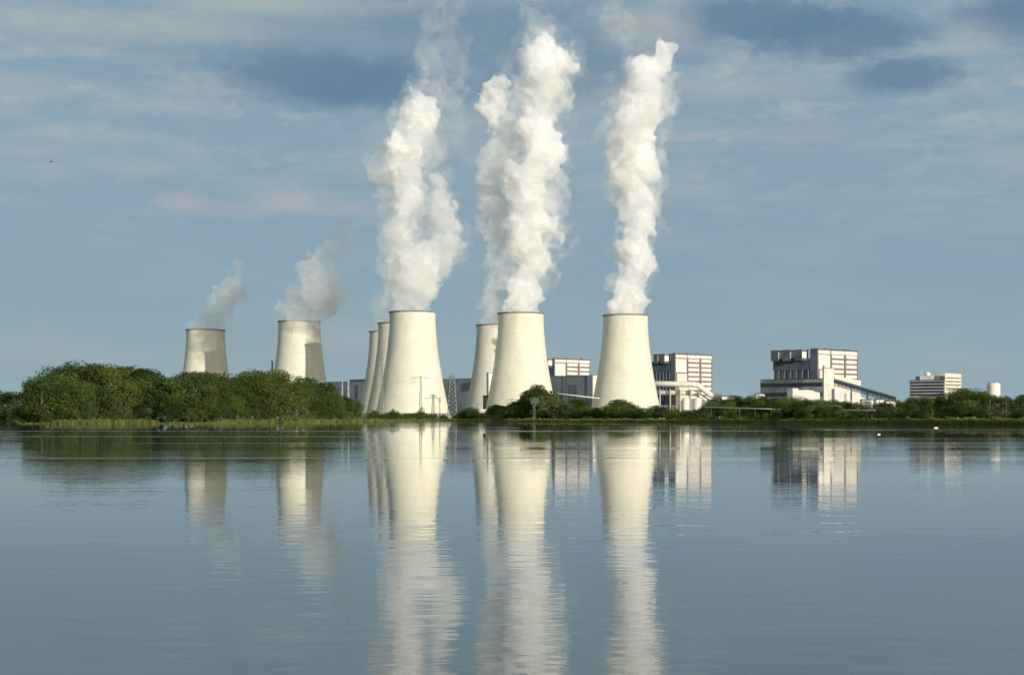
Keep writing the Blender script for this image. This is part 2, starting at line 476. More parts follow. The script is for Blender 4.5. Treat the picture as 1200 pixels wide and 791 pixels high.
def column_balls(st, Y, rng, fill=1.0, jit=1.0, step=5.0, depth=0.8, drift=0.0):
    """st: (row, left column, right column) of the photo; the plume is given a round body at the distance Y"""
    balls = []; Y0 = Y
    st = sorted(st, key=lambda s: -s[0])
    py = st[0][0]; sd = rng.random() * 50
    while py > st[-1][0]:
        Y = Y0 + drift * min(1.0, max(0.0, (380 - py) / 45.0)); k = Y / F
        for a, b in zip(st, st[1:]):
            if b[0] <= py <= a[0]:
                u = (a[0] - py) / max(a[0] - b[0], 1e-3); xl = a[1] + (b[1] - a[1]) * u; xr = a[2] + (b[2] - a[2]) * u; break
        hw = (xr - xl) / 2 * k * (0.90 + 0.38 * noise.noise(Vector((py * .045, sd, 0.5))) + 0.22 * noise.noise(Vector((py * .13, sd, 9.5)))); cx = ((xl + xr) / 2 - 600) * k; z = CH + (HY - py) * k
        if rng.random() < fill:
            balls.append(((cx + rng.uniform(-.12, .12) * hw, Y + rng.uniform(-.15, .15) * hw, z), hw * rng.uniform(.76, .92)))
        for q in range(4):
            if rng.random() > fill * 0.85: continue
            r = hw * rng.uniform(.30, .58); d = (hw - r) * rng.uniform(.95, 1.35 * jit); a = rng.uniform(0, 2 * math.pi)
            balls.append(((cx + d * math.cos(a), Y + d * math.sin(a) * depth, z + rng.uniform(-3, 3)), r))
        py -= step * rng.uniform(.8, 1.2)
    return balls


def place_balls(items, Y, oy=0):
    """explicit puffs: (column, row, radius in photo pixels)"""
    k = Y / F
    return [(((x - 600) * k, Y + oy, CH + (HY - y) * k), r * k) for x, y, r in items]


S_DENSE = steam_mat('dense_steam', 0.12, 0.22)
S_LIGHT = steam_mat('light_steam', 0.026, 0.10, hole=0.05)
S_BASE = steam_mat('rising_steam', 0.06, 0.12, hole=0.03)
S_MID = steam_mat('medium_steam', 0.045, 0.14, hole=0.05)
S_THIN = steam_mat('thin_steam', 0.028, 0.06, hole=0.07, vary=1.7)
S_FAINT = steam_mat('faint_steam', 0.010, 0.022, hole=0.08, vary=2.0)
rng = random.Random(7)


S_WISP = steam_mat('dissolving_steam', 0.006, 0.012, hole=0.10, vary=2.0)


def tower_base_balls(key, rng):
    X, Y = TOWERS[key]; b = []
    for i in range(26):
        a = rng.uniform(0, 2 * math.pi); d = rng.uniform(0, 15.5)
        b.append(((X + d * math.cos(a), Y + d * math.sin(a), TOPZ - 5 + rng.uniform(-2, 4)), rng.uniform(6, 7.8)))
    return b


def plume(key, label, layers, group='steam plumes over the cooling towers'):
    X, Y = TOWERS[key]
    e = empty('steam_plume', (X, Y, TOPZ - 8), 0, label, 'steam plume', group)
    for i, (nm, m, balls, vox, amp) in enumerate(layers):
        balls = [((c[0] - X, c[1] - Y, c[2] - (TOPZ - 8)), r) for c, r in balls]
        puffs_mesh(nm, balls, vox, m, e, amp)


def make_steam():
    Y = TOWERS['H'][1]
    H = [(366, 714, 756), (350, 718, 757), (336, 721, 758), (312, 717, 766), (288, 719, 768), (264, 723, 767), (240, 725, 768), (216, 723, 766), (192, 720, 770),
         (168, 719, 772), (144, 718, 775), (120, 722, 773), (96, 732, 773), (82, 740, 776), (67, 760, 790), (55, 774, 794)]
    plume('H', 'dense upright white steam column above the lone cooling tower by the pipe bridge', [
        ('steam_fringe', S_THIN, column_balls([(330, 716, 768), (216, 714, 776), (144, 710, 784), (80, 730, 785)], Y, rng, .55, 1.35, 6), 1.8, 1.6),
        ('steam_core', S_DENSE, tower_base_balls('H', rng) + column_balls(H, Y, rng), 1.5, 1.0),
        ('steam_veil', S_FAINT, column_balls([(300, 712, 772), (216, 716, 774), (144, 708, 786), (96, 722, 784)], Y, rng, .75, 1.2, 7) , 2.0, 1.1),
        ('steam_wisp', S_FAINT, column_balls([(96, 712, 740), (75, 720, 752), (55, 722, 748), (30, 716, 752), (10, 690, 735)], Y, rng, .55, 1.4, 5), 1.8, 1.3)])
    Y = TOWERS['G'][1]
    G = [(363, 590, 634), (336, 594, 636), (312, 597, 638), (288, 590, 650), (269, 592, 650), (250, 595, 644), (230, 593, 633), (211, 594, 643), (192, 606, 656),
         (173, 607, 664), (154, 604, 653), (134, 602, 655), (115, 603, 658), (96, 605, 658), (77, 610, 668), (60, 616, 660), (48, 635, 653)]
    plume('G', 'broad dense steam column of rounded heads above the bright middle cooling tower', [
        ('steam_fringe', S_THIN, column_balls([(330, 586, 645), (250, 588, 660), (190, 598, 666), (110, 590, 672), (45, 605, 668)], Y, rng, .55, 1.35, 6), 1.8, 1.6),
        ('steam_core', S_DENSE, tower_base_balls('G', rng) + column_balls(G, Y, rng) + place_balls([(610, 290, 19), (652, 278, 7), (668, 77, 8), (655, 178, 12), (640, 90, 17)], Y), 1.5, 1.0),
        ('steam_veil', S_FAINT, column_balls([(300, 588, 655), (216, 588, 660), (144, 594, 668), (60, 600, 680), (30, 600, 670)], Y, rng, .75, 1.2, 7), 2.0, 1.4),
        ('steam_wisp', S_FAINT, column_balls([(60, 625, 650), (20, 612, 640), (-15, 605, 640)], Y, rng, .6, 1.3, 6), 2.0, 1.6)])
    Y = TOWERS['F'][1]
    plume('F', 'bluish half transparent steam rising from the partly shaded cooling tower', [
        ('steam_core', S_MID, tower_base_balls('F', rng) + column_balls([(374, 562, 592), (350, 563, 594), (336, 564, 596), (288, 560, 598), (240, 556, 598), (216, 554, 600), (192, 562, 606), (172, 570, 615), (140, 580, 610)], Y, rng, .9), 1.6, 1.0),
        ('steam_head', S_DENSE, column_balls([(158, 568, 590), (140, 561, 590), (120, 560, 594), (104, 564, 598)], Y, rng, .8), 1.5, 1.0),
        ('steam_veil', S_FAINT, column_balls([(200, 575, 612), (160, 585, 612), (110, 580, 606), (70, 583, 604)], Y, rng, .8, 1.2, 6), 2.0, 1.2)])
    Y = TOWERS['E'][1]
    plume('E', 'billowing steam splitting into two streams above the tower with pylons at its foot', [
        ('steam_base', S_BASE, tower_base_balls('E', rng) + column_balls([(360, 460, 508), (345, 457, 514), (325, 455, 520), (305, 453, 500), (280, 453, 492)], Y, rng, .9), 1.6, 1.0),
        ('steam_stream', S_MID, column_balls([(330, 455, 480), (300, 454, 484), (270, 455, 488), (240, 458, 490), (212, 462, 500), (190, 462, 500)], Y, rng, .9), 1.5, 1.0),
        ('steam_head', S_DENSE, column_balls([(250, 458, 480), (222, 462, 490), (206, 445, 470), (192, 441, 480), (175, 443, 500), (160, 452, 498), (146, 474, 512), (128, 474, 514), (112, 478, 500)], Y, rng, .8), 1.5, 1.0),
        ('steam_stream', S_MID, column_balls([(335, 492, 520), (315, 498, 530), (290, 500, 538), (268, 502, 545), (250, 500, 535), (232, 503, 524), (210, 506, 528)], Y, rng, .7, 1.2), 1.6, 1.2),
        ('steam_veil', S_FAINT, column_balls([(300, 448, 545), (230, 455, 545), (180, 460, 530), (130, 465, 530), (85, 475, 520), (60, 480, 515)], Y, rng, .8, 1.1, 7), 2.0, 1.4),
        ('steam_fringe', S_THIN, column_balls([(310, 440, 470), (260, 445, 500), (200, 430, 500), (140, 462, 522), (90, 478, 512)], Y, rng, .6, 1.3, 6), 1.8, 1.5)])
    Y = TOWERS['D'][1]
    plume('D', 'ragged thin steam at the edge of the half hidden cooling tower', [
        ('steam_core', S_THIN, tower_base_balls('D', rng) + column_balls([(374, 446, 490), (350, 440, 480), (320, 446, 478), (290, 450, 478), (255, 452, 480)], Y, rng, .7, 1.2), 1.8, 1.2)])
    Y = TOWERS['C'][1]
    plume('C', 'faint grey steam drifting over the farthest of the clustered towers', [
        ('steam_core', S_FAINT, tower_base_balls('C', rng) + column_balls([(384, 436, 474), (360, 434, 470), (330, 440, 470), (300, 450, 490), (240, 480, 525), (160, 505, 550), (100, 505, 555)], Y, rng, .6, 1.2, 6), 2.0, 1.2)])
    Y = TOWERS['C'][1]
    e = [o for o in COL.objects if o.get('label', '').startswith('faint grey steam')][0]; X = TOWERS['C'][0]
    wb = column_balls([(85, 490, 560), (40, 480, 560), (-12, 480, 545)], Y, rng, .6, 1.4, 7)
    puffs_mesh('steam_wisp', [((c[0] - X, c[1] - Y, c[2] - (TOPZ - 8)), r) for c, r in wb], 2.0, S_WISP, e, 1.6)
    Y = TOWERS['B'][1]
    plume('B', 'slanting semi transparent steam trailing off the tower behind the wood', [
        ('steam_core', S_LIGHT, tower_base_balls('B', rng) + column_balls([(374, 331, 372), (360, 336, 392), (350, 342, 402), (338, 346, 408), (325, 348, 402), (310, 352, 400), (300, 354, 398), (288, 384, 408), (270, 390, 408)], Y, rng, .8, 1.1, drift=-60), 1.6, 1.2),
        ('steam_wisp', S_MID, column_balls([(376, 374, 386), (360, 382, 398), (345, 376, 396), (320, 378, 390)], Y, rng, .8, 1.1, drift=-60), 1.6, 1.2),
        ('steam_veil', S_FAINT, column_balls([(352, 402, 420), (330, 405, 422), (305, 404, 416)], Y, rng, 1.0, 1.0, drift=-60), 1.8, 1.2)])
    Y = TOWERS['A'][1]
    plume('A', 'short faint steam leaning off the mottled tower at the end of the row', [
        ('steam_core', S_LIGHT, tower_base_balls('A', rng) + column_balls([(383, 225, 263), (368, 232, 272), (355, 239, 279), (344, 246, 284), (334, 258, 288)], Y, rng, .75, 1.2, drift=-60), 1.6, 1.2),
        ('steam_wisp', S_THIN, column_balls([(346, 262, 290), (335, 266, 294), (322, 264, 294), (310, 266, 290)], Y, rng, .7, 1.3, 4, drift=-60), 1.6, 1.3)])


make_steam()

# ------------------------------------------------------------------ power station buildings
TH = R(46.0)
UX, UY = -math.sin(TH), math.cos(TH)      # along the shaded left-hand faces, away from the lake
VX, VY = math.cos(TH), math.sin(TH)       # along the sunlit faces


def corner(px, Y): return PX(px, Y), Y
def along(px, cxy, d):
    """length from the corner cxy along direction d until the line stands at photo column px"""
    k = (px - 600) / F
    return (k * cxy[1] - cxy[0]) / (d[0] - k * d[1])


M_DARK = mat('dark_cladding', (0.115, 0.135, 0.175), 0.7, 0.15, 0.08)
M_BROWN = mat('red_brown_steel', (0.25, 0.19, 0.18), 0.8, 0.15, 0.2)
M_WHITE = mat('white_cladding', (0.72, 0.69, 0.63), 0.65, 0.06, 0.1)
M_CREAM = mat('cream_render', (0.66, 0.63, 0.55), 0.8, 0.08, 0.1)
M_HALL = mat('grey_green_cladding', (0.30, 0.34, 0.33), 0.8, 0.12, 0.07)
M_GREY = mat('blue_grey_cladding', (0.20, 0.235, 0.27), 0.8, 0.12, 0.05)
M_WIN = mat('dark_glazing', (0.035, 0.045, 0.06), 0.25, 0.1, 0.2, spec=0.5)
M_LILAC = mat('pale_lilac_panels', (0.42, 0.40, 0.42), 0.8, 0.06, 0.1)
M_ROOF = mat('bitumen_roof', (0.10, 0.10, 0.105), 0.95, 0.1, 0.1)
M_PIPE = mat('pale_pipe_cladding', (0.74, 0.72, 0.64), 0.5, 0.08, 0.2)
M_STEEL = mat('galvanised_steel', (0.30, 0.32, 0.33), 0.6, 0.15, 0.5)
M_PYL = mat('painted_lattice_steel', (0.26, 0.29, 0.25), 0.75, 0.15, 0.8)
M_CON2 = mat('pale_concrete', (0.50, 0.48, 0.44), 0.85, 0.12, 0.4)


def boiler_house(pc, Y, pl, pr, top, label, turrets=3, ztop_w=None):
    c = corner(pc, Y)
    Lu = along(pl, c, (UX, UY)); Lv = along(pr, c, (VX, VY))
    H = PZ(top, Y) - GZ
    e = empty('boiler_house', (c[0], c[1], GZ), TH, label, 'boiler house', 'boiler houses of the power station')
    core = Lu * 0.16
    MB().box(0, Lv, 0, core, 0, H).build('wall', M_BROWN, e)
    MB().box(-0.3, Lv + 0.3, -0.3, core + 0.3, H, H + 0.9).build('roof', M_ROOF, e)
    hw = H - 9.5
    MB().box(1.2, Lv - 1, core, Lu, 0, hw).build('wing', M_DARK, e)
    # stepped head of the wing: a dark overhanging band
    MB().box(0.0, Lv * 0.8, core + 0.1, Lu + 0.6, hw - 12, hw + 0.4).build('wing_head', M_DARK, e)
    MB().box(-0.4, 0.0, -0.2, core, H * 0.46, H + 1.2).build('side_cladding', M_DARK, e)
    # turrets with a bright face towards the sun
    span = Lu - core
    for i in range(turrets):
        a = core + span * (0.10 + i * 0.32); b = a + span * 0.2
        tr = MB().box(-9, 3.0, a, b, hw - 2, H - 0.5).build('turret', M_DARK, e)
        MB().box(-8.6, -0.6, a - 0.35, a - 0.02, hw + 0.6, H - 2.0).build('panel', M_WHITE, tr)
        MB().box(-9.3, 3.2, a - 0.5, b + 0.4, H - 0.5, H + 0.3).build('cap', M_BROWN, tr)
    for i in range(6):
        a = core + span * (0.04 + i * 0.16)
        MB().box(-0.7, -0.02, a, a + 0.9, H * 0.25, hw - 12.2).build('downpipe', M_GREY, e)
    # sunlit front: white panels on the brown frame, in three bays
    bays = [(0.02, 0.30), (0.35, 0.64), (0.70, 0.97)]
    z1 = H - 0.8
    MB().box(Lv * 0.02, Lv * 0.30, -0.5, -0.02, z1 - 3.6, z1).build('panel', M_WHITE, e)
    MB().box(Lv * 0.315, Lv * 0.985, -0.5, -0.02, z1 - 3.6, z1).build('panel', M_WHITE, e)
    rows = [(0.930 - 0.072 * i, 0.885 - 0.072 * i) for i in range(9)]
    MB().box(Lv * 0.02, Lv * 0.30, -0.5, -0.02, H * 0.72, H * 0.925).build('panel', M_WHITE, e)
    MB().box(Lv * 0.05, Lv * 0.31, -0.7, -0.02, H * 0.50, H * 0.70).build('panel', M_CREAM, e)
    MB().box(Lv * 0.10, Lv * 0.33, -1.1, -0.02, H * 0.28, H * 0.58).build('panel', M_CREAM, e)
    for (x0, x1) in bays[1:]:
        for (a, b) in rows:
            MB().box(Lv * x0, Lv * x1, -0.5, -0.02, H * b, H * a).build('panel', M_WHITE, e)
    for k in (0.325, 0.67, 0.985):
        MB().box(Lv * k - 0.3, Lv * k + 0.3, -0.7, -0.02, H * 0.3, H).build('column', M_BROWN, e)
    for k in (0.872, 0.728, 0.584, 0.44):
        MB().box(Lv * 0.35, Lv * 0.99, -1.5, -0.52, H * k - 0.35, H * k).build('gallery', M_BROWN, e)
    # small roof gear
    rg = random.Random(int(pc))
    for i in range(7):
        x = Lv * rg.uniform(0.03, 0.9); y = core * rg.uniform(.15, .7); s = rg.uniform(.6, 1.6)
        MB().box(x, x + s * 1.6, y, y + s, H + 0.9, H + 0.9 + rg.uniform(1, 2.6)).build('roof_unit', M_BROWN if i % 2 else M_GREY, e)
    MB().tube([(Lv * .5, core * .5, H), (Lv * .5, core * .5, H + 7)], 0.16, 6).build('lightning_rod', M_STEEL, e)
    return e, c, Lu, Lv, H


def simple_block(name, pc, Y, pl, pr, top, m, label, cat, z0=0.0, bands=(), th=TH, roofm=None, group=None):
    """corner-on block: bands = list of (lower fraction, upper fraction, material) as strips of glazing on both faces"""
    ux, uy, vx, vy = -math.sin(th), math.cos(th), math.cos(th), math.sin(th)
    c = corner(pc, Y)
    Lu = max(4.0, along(pl, c, (ux, uy))) if pl is not None else 25.0
    Lv = max(3.0, along(pr, c, (vx, vy))) if pr is not None else 25.0
    H = PZ(top, Y) - GZ
    e = empty(name, (c[0], c[1], GZ), th, label, cat, group)
    MB().box(0, Lv, 0, Lu, z0, H - 0.5).build('wall', m, e)
    MB().box(-0.25, Lv + 0.25, -0.25, Lu + 0.25, H - 0.5, H).build('roof', roofm or M_ROOF, e)
    for a, b in bands:
        MB().box(0.6, Lv - 0.6, -0.12, -0.003, H * a, H * b).build('window_band', M_WIN, e)
        MB().box(-0.12, -0.003, 0.6, Lu - 0.6, H * a, H * b).build('window_band', M_WIN, e)
    return e, c, Lu, Lv, H


def power_station():
    # three boiler houses
    boiler_house(649.6, 2290, 640, 691.5, 420.5, 'white panelled boiler house rising between the two bright cooling towers', 1)
    boiler_house(791, 2110, 762, 834.5, 414.8, 'boiler house behind the white pipe bridge, beside the lone cooling tower', 2)
    e, c, Lu, Lv, H = boiler_house(958, 1800, 906.5, 1005, 409.5, 'largest boiler house, with three dark turrets and a conveyor bridge at its foot', 3)
    # --- hall in front of the third boiler house
    simple_block('turbine_hall', 964.5, 1760, 891, 969, 443.3, M_HALL, 'long grey green hall below the three dark turrets', 'hall', bands=((.80, .9), (.56, .66)))
    e, c, Lu, Lv, H = simple_block('stair_tower', 965.5, 1735, 963.8, 977.5, 431, M_CREAM, 'slim cream stair tower with small dark slots before the largest boiler house', 'tower', th=R(12))
    for i in range(7):
        MB().box(Lv * .42, Lv * .62, -0.2, -0.003, H * (.28 + i * .09), H * (.28 + i * .09) + 1.0).build('window', M_WIN, e)
    MB().box(Lv * .1, Lv * .5, 1, 6, H, H + 2.5).build('roof_hut', M_CREAM, e)
    # bunker block right of the stair tower, with a stepped roofline
    c = corner(978, 1750); e = empty('coal_bunker', (c[0], c[1], GZ), R(12), 'pale block behind the sloping conveyor bridge', 'building')
    k = 1750 / F
    MB().prism([(0, 0), (33 * k, 0), (33 * k, PZ(453.5, 1750) - GZ), (33 * k, PZ(446, 1750) - GZ), (20 * k, PZ(443.5, 1750) - GZ), (0, PZ(441, 1750) - GZ)], 0, 24).build('wall', M_CREAM, e)
    MB().box(2, 31 * k, -0.15, -0.003, 10, 11.6).build('window_band', M_WIN, e)
    # white low workshop with a stepped roof
    Y = 1640; k = Y / F; c = corner(929, Y); e = empty('workshop', (c[0], c[1], GZ), R(5), 'low white workshop with a stepped roof left of the cream stair tower', 'workshop')
    zz = lambda py: PZ(py, Y) - GZ
    MB().prism([(0, 0), (32.5 * k, 0), (32.5 * k, zz(460)), (27 * k, zz(459.4)), (25 * k, zz(457.8)), (17 * k, zz(456.8)), (12 * k, zz(457.2)), (7 * k, zz(457)), (6.6 * k, zz(455)), (0, zz(455))], 0, 22).build('wall', M_WHITE, e)
    for q in (0.12, 0.34, 0.56, 0.8): MB().box(32 * k * q, 32 * k * q + 3, -0.15, -0.003, 9, 10.8).build('window', M_WIN, e)
    # long low pale plinth building under the conveyor
    Y = 1690; k = Y / F; c = corner(978, Y); e = empty('transfer_house', (c[0], c[1], GZ), 0, 'low whitish transfer house under the conveyor bridge', 'building')
    zz = lambda py: PZ(py, Y) - GZ
    MB().prism([(0, 0), (37 * k, 0), (37 * k, zz(467)), (24 * k, zz(463)), (14 * k, zz(460)), (5 * k, zz(455.5)), (0, zz(455.5))], 0, 16).build('wall', M_WHITE, e)
    MB().box(11 * k, 14.5 * k, -0.15, -0.003, 4, zz(461.5)).build('gate', M_LILAC, e)
    # conveyor bridge
    Y = 1660; a = P(979, 444.8, Y); b = P(1052, 465.8, Y - 60)
    e = empty('conveyor_bridge', (a.x, a.y, GZ), 0, 'long grey conveyor bridge sloping down from the largest boiler house', 'conveyor')
    ra = a - Vector((a.x, a.y, GZ)); rb = b - Vector((a.x, a.y, GZ))
    d = (rb - ra)
    def slab(z0, z1, w, m, nm):
        mb = MB(); n = d.cross(Vector((0, 0, 1))).normalized() * w
        p = [ra + n + Vector((0, 0, z0)), rb + n + Vector((0, 0, z0)), rb - n + Vector((0, 0, z0)), ra - n + Vector((0, 0, z0))]
        q = [v + Vector((0, 0, z1 - z0)) for v in p]
        mb.v = [tuple(v) for v in p + q]
        mb.f = [(0, 3, 2, 1), (4, 5, 6, 7), (0, 1, 5, 4), (1, 2, 6, 5), (2, 3, 7, 6), (3, 0, 4, 7)]
        return mb.build(nm, m, e)
    slab(-3.4, -0.15, 2.4, M_GREY, 'gallery'); slab(-0.15, 0.45, 2.8, M_STEEL, 'roof')
    tr = MB()
    for i in range(16):
        p0 = ra + d * (i / 16); p1 = ra + d * ((i + 1) / 16); up = Vector((0, 0, -3.5)); dn = Vector((0, 0, -5.6))
        for s in (-2.2, 2.2):
            n = d.cross(Vector((0, 0, 1))).normalized() * s
            tr.tube([p0 + n + up, p1 + n + dn], .18, 4); tr.tube([p0 + n + dn, p1 + n + up], .18, 4); tr.tube([p0 + n + dn, p1 + n + dn], .2, 4)
    tr.build('truss', M_GREY, e)
    for q in (0.26, 0.52, 0.74, 0.93):
        p = ra + d * q
        MB().tube([(p.x - 1.5, p.y, 0), (p.x, p.y, p.z - 3.5)], .45, 6).tube([(p.x + 1.5, p.y, 0), (p.x, p.y, p.z - 3.5)], .45, 6).build('trestle_leg', M_GREY, e)
    # houses at the foot of the conveyor and left of the hall
    for px0, px1, top, Y, lab in ((1010, 1023, 467.5, 1500, 'small white shed nearest the foot of the conveyor bridge'), (1027, 1037, 467, 1480, 'small white shed with a dark roof below the conveyor end'),
                                  (1038, 1051, 469, 1460, 'long low pale shed left of the office block'), (886, 896, 460.5, 1650, 'little white hut with a grey roof left of the long hall'),
                                  (846, 866, 463.5, 1900, 'flat pale roofed store behind the trees right of the pipe bridge')):
        k = Y / F; w = (px1 - px0) * k; c = corner(px0, Y); h = PZ(top, Y) - GZ
        e = empty('shed', (c[0], c[1], GZ), 0, lab, 'shed')
        MB().box(0, w, 0, 9, 0, h - 1.2).build('wall', M_WHITE, e)
        MB().prism([(-.3, h - 1.2), (w + .3, h - 1.2), (w * .8, h), (w * .1, h)], -0.3, 9.3).build('roof', M_ROOF, e)
        MB().box(w * .3, w * .45, -.1, -.003, h - 3.2, h - 1.9).build('window', M_WIN, e)
    # --- turbine hall under the first boiler house
    e, c, Lu, Lv, H = simple_block('turbine_hall', 694, 2120, 645, 697, 439.5, M_GREY, 'blue grey hall between the two bright cooling towers', 'hall')
    MB().box(-0.8, -0.02, Lu * .1, Lu * .13, 2, H).build('downpipe', M_DARK, e)
    MB().box(-0.3, -0.02, Lu * .36, Lu * .56, 8, H * .78).build('gate', M_DARK, e)
    MB().box(-0.5, -0.02, Lu * .68, Lu * .70, 2, H).build('downpipe', M_DARK, e)
    simple_block('stair_tower', 694.7, 2050, 693.6, 701.5, 439.3, M_WHITE, 'white slab beside the blue grey hall, left of the lone cooling tower', 'tower', th=R(8))
    # dark halls further back
    e, c, Lu, Lv, H = simple_block('far_hall', 428, 2600, 384, 441, 446.5, M_GREY, 'dark blue grey hall behind the end of the wood', 'hall')
    MB().box(4, 9, 4, Lu * .5, H, H + 3).build('roof_unit', M_DARK, e)
    MB().box(-.4, -.02, Lu * .18, Lu * .26, 4, H * .9).build('gate', M_DARK, e)
    e, c, Lu, Lv, H = simple_block('far_hall', 553, 2450, 517.5, 566, 443.3, M_GREY, 'dark hall filling the gap between two cooling towers behind the lattice mast', 'hall')
    MB().box(-.5, -.02, Lu * .52, Lu * .75, 4, H * .92).build('gate', M_DARK, e)
    MB().box(2, 7, Lu * .02, Lu * .06, H, H + 2.6).build('roof_unit', M_WHITE, e)
    # slim service tower before the shaded cooling tower
    simple_block('service_tower', 572.6, 1960, 570.2, 577.5, 436.5, M_WHITE, 'slim white service tower between the shaded cooling tower and the bright one', 'tower', th=R(20))
    simple_block('pump_house', 571, 1850, 566, 577, 463, M_DARK, 'small dark pump house at the foot of the slim white tower', 'building', th=R(10))
    # flue stubs behind the wood
    for px, top, Y, r, lab in ((319, 422.5, 2300, 1.4, 'short dark chimney tip above the wood between two cooling towers'), (401, 446, 1500, .8, 'left one of two slender grey masts before the far hall'),
                               (408, 445, 1500, 1.05, 'right and thicker one of two slender grey masts before the far hall')):
        z = PZ(top, Y) - GZ; e = empty('chimney', (PX(px, Y), Y, GZ), 0, lab, 'chimney')
        MB().tube([(0, 0, 0), (0, 0, z * .5), (0, 0, z)], [r * 1.15, r, r * .8], 12).build('shaft', M_STEEL if px > 330 else M_DARK, e)
        MB().tube([(0, 0, z - 2), (0, 0, z + .2)], r * 1.15, 12).build('collar', M_STEEL, e)


def office():
    Y = 1500; c = corner(1107, Y); th = R(30)
    ux, uy, vx, vy = -math.sin(th), math.cos(th), math.cos(th), math.sin(th)
    e, c, Lu, Lv, H = simple_block('office_block', 1107, Y, 1066, 1126.5, 444.8, M_LILAC, 'office block with long dark window bands and a white dome on its roof', 'office building', th=R(52))
    z = lambda py: PZ(py, Y) - GZ
    for i in range(5):
        MB().box(-0.14, -0.003, 0.8, Lu - 0.5, H - 2.9 - i * 2.75 - .2, H - 1.5 - i * 2.75).build('window_band', M_WIN, e)
    # taller sunlit end
    Hh = z(437.2)
    MB().box(0.3, Lv, -0.4, Lu * .14, 0, Hh).build('end_block', M_CREAM, e)
    for i in range(4):
        zz = Hh - 4.6 - i * 3.1
        MB().box(1.4, Lv - 2.2, -0.6, -0.402, zz, zz + 1.1).build('window_band', M_BROWN, e)
    MB().box(Lv - .6, Lv + .3, -0.5, Lu * .14, 0, Hh + .3).build('corner_pier', M_BROWN, e)
    MB().box(-0.6, 0.28, -0.2, Lu * .13, H, H + 3.2).build('lift_hut', M_DARK, e)
    a, b = Lu * .34, Lu * .72
    MB().box(1.0, Lv * .5, a, b, H, z(439.5)).build('roof_hut', M_WHITE, e)
    MB().box(0.6, 2.6, b + .2, b + 4, H, z(440.5)).build('lift_hut', M_DARK, e)
    # dome and small dish
    y0 = (a + b) / 2
    prof = [(2.6 * math.cos(t), z(438.5) + 2.6 * math.sin(t)) for t in np.linspace(-.6, math.pi / 2, 9)]
    MB().lathe(prof, 20, 3.2, y0).build('dome', M_WHITE, e, True)
    MB().tube([(3, y0 + 6, z(441)), (3, y0 + 6, z(434.6))], .35, 6).build('mast', M_WHITE, e)
    MB().lathe([(0.02, z(434.8)), (1.0, z(434.6)), (1.3, z(434.0))], 14, 3, y0 + 6).build('dish', M_WHITE, e)
    # round tank
    Y = 1450; e = empty('round_tank', (PX(1164.5, Y), Y, GZ), 0, 'round white tank rising above the trees far to the side of the office block', 'tank')
    k = Y / F; r = 7.6 * k; z = lambda py: PZ(py, Y) - GZ
    MB().lathe([(r, 0), (r, z(451)), (r * .98, z(450)), (r * .72, z(448.6)), (0.01, z(448))], 40).build('shell', M_WHITE, e, False)
    MB().lathe([(r + .01, z(453.2)), (r + .35, z(453.2)), (r + .35, z(452.6)), (r + .01, z(452.6))], 40, close=True).build('railing', M_PIPE, e)
    for dx, w, t in ((-6.4, 2.2, 447.6), (-0.6, 1.8, 447.6)):
        MB().box(dx * k - w / 2, dx * k + w / 2, -r * .75, -r * .45, z(451.5), z(t)).build('hatch_house', M_BROWN, e)


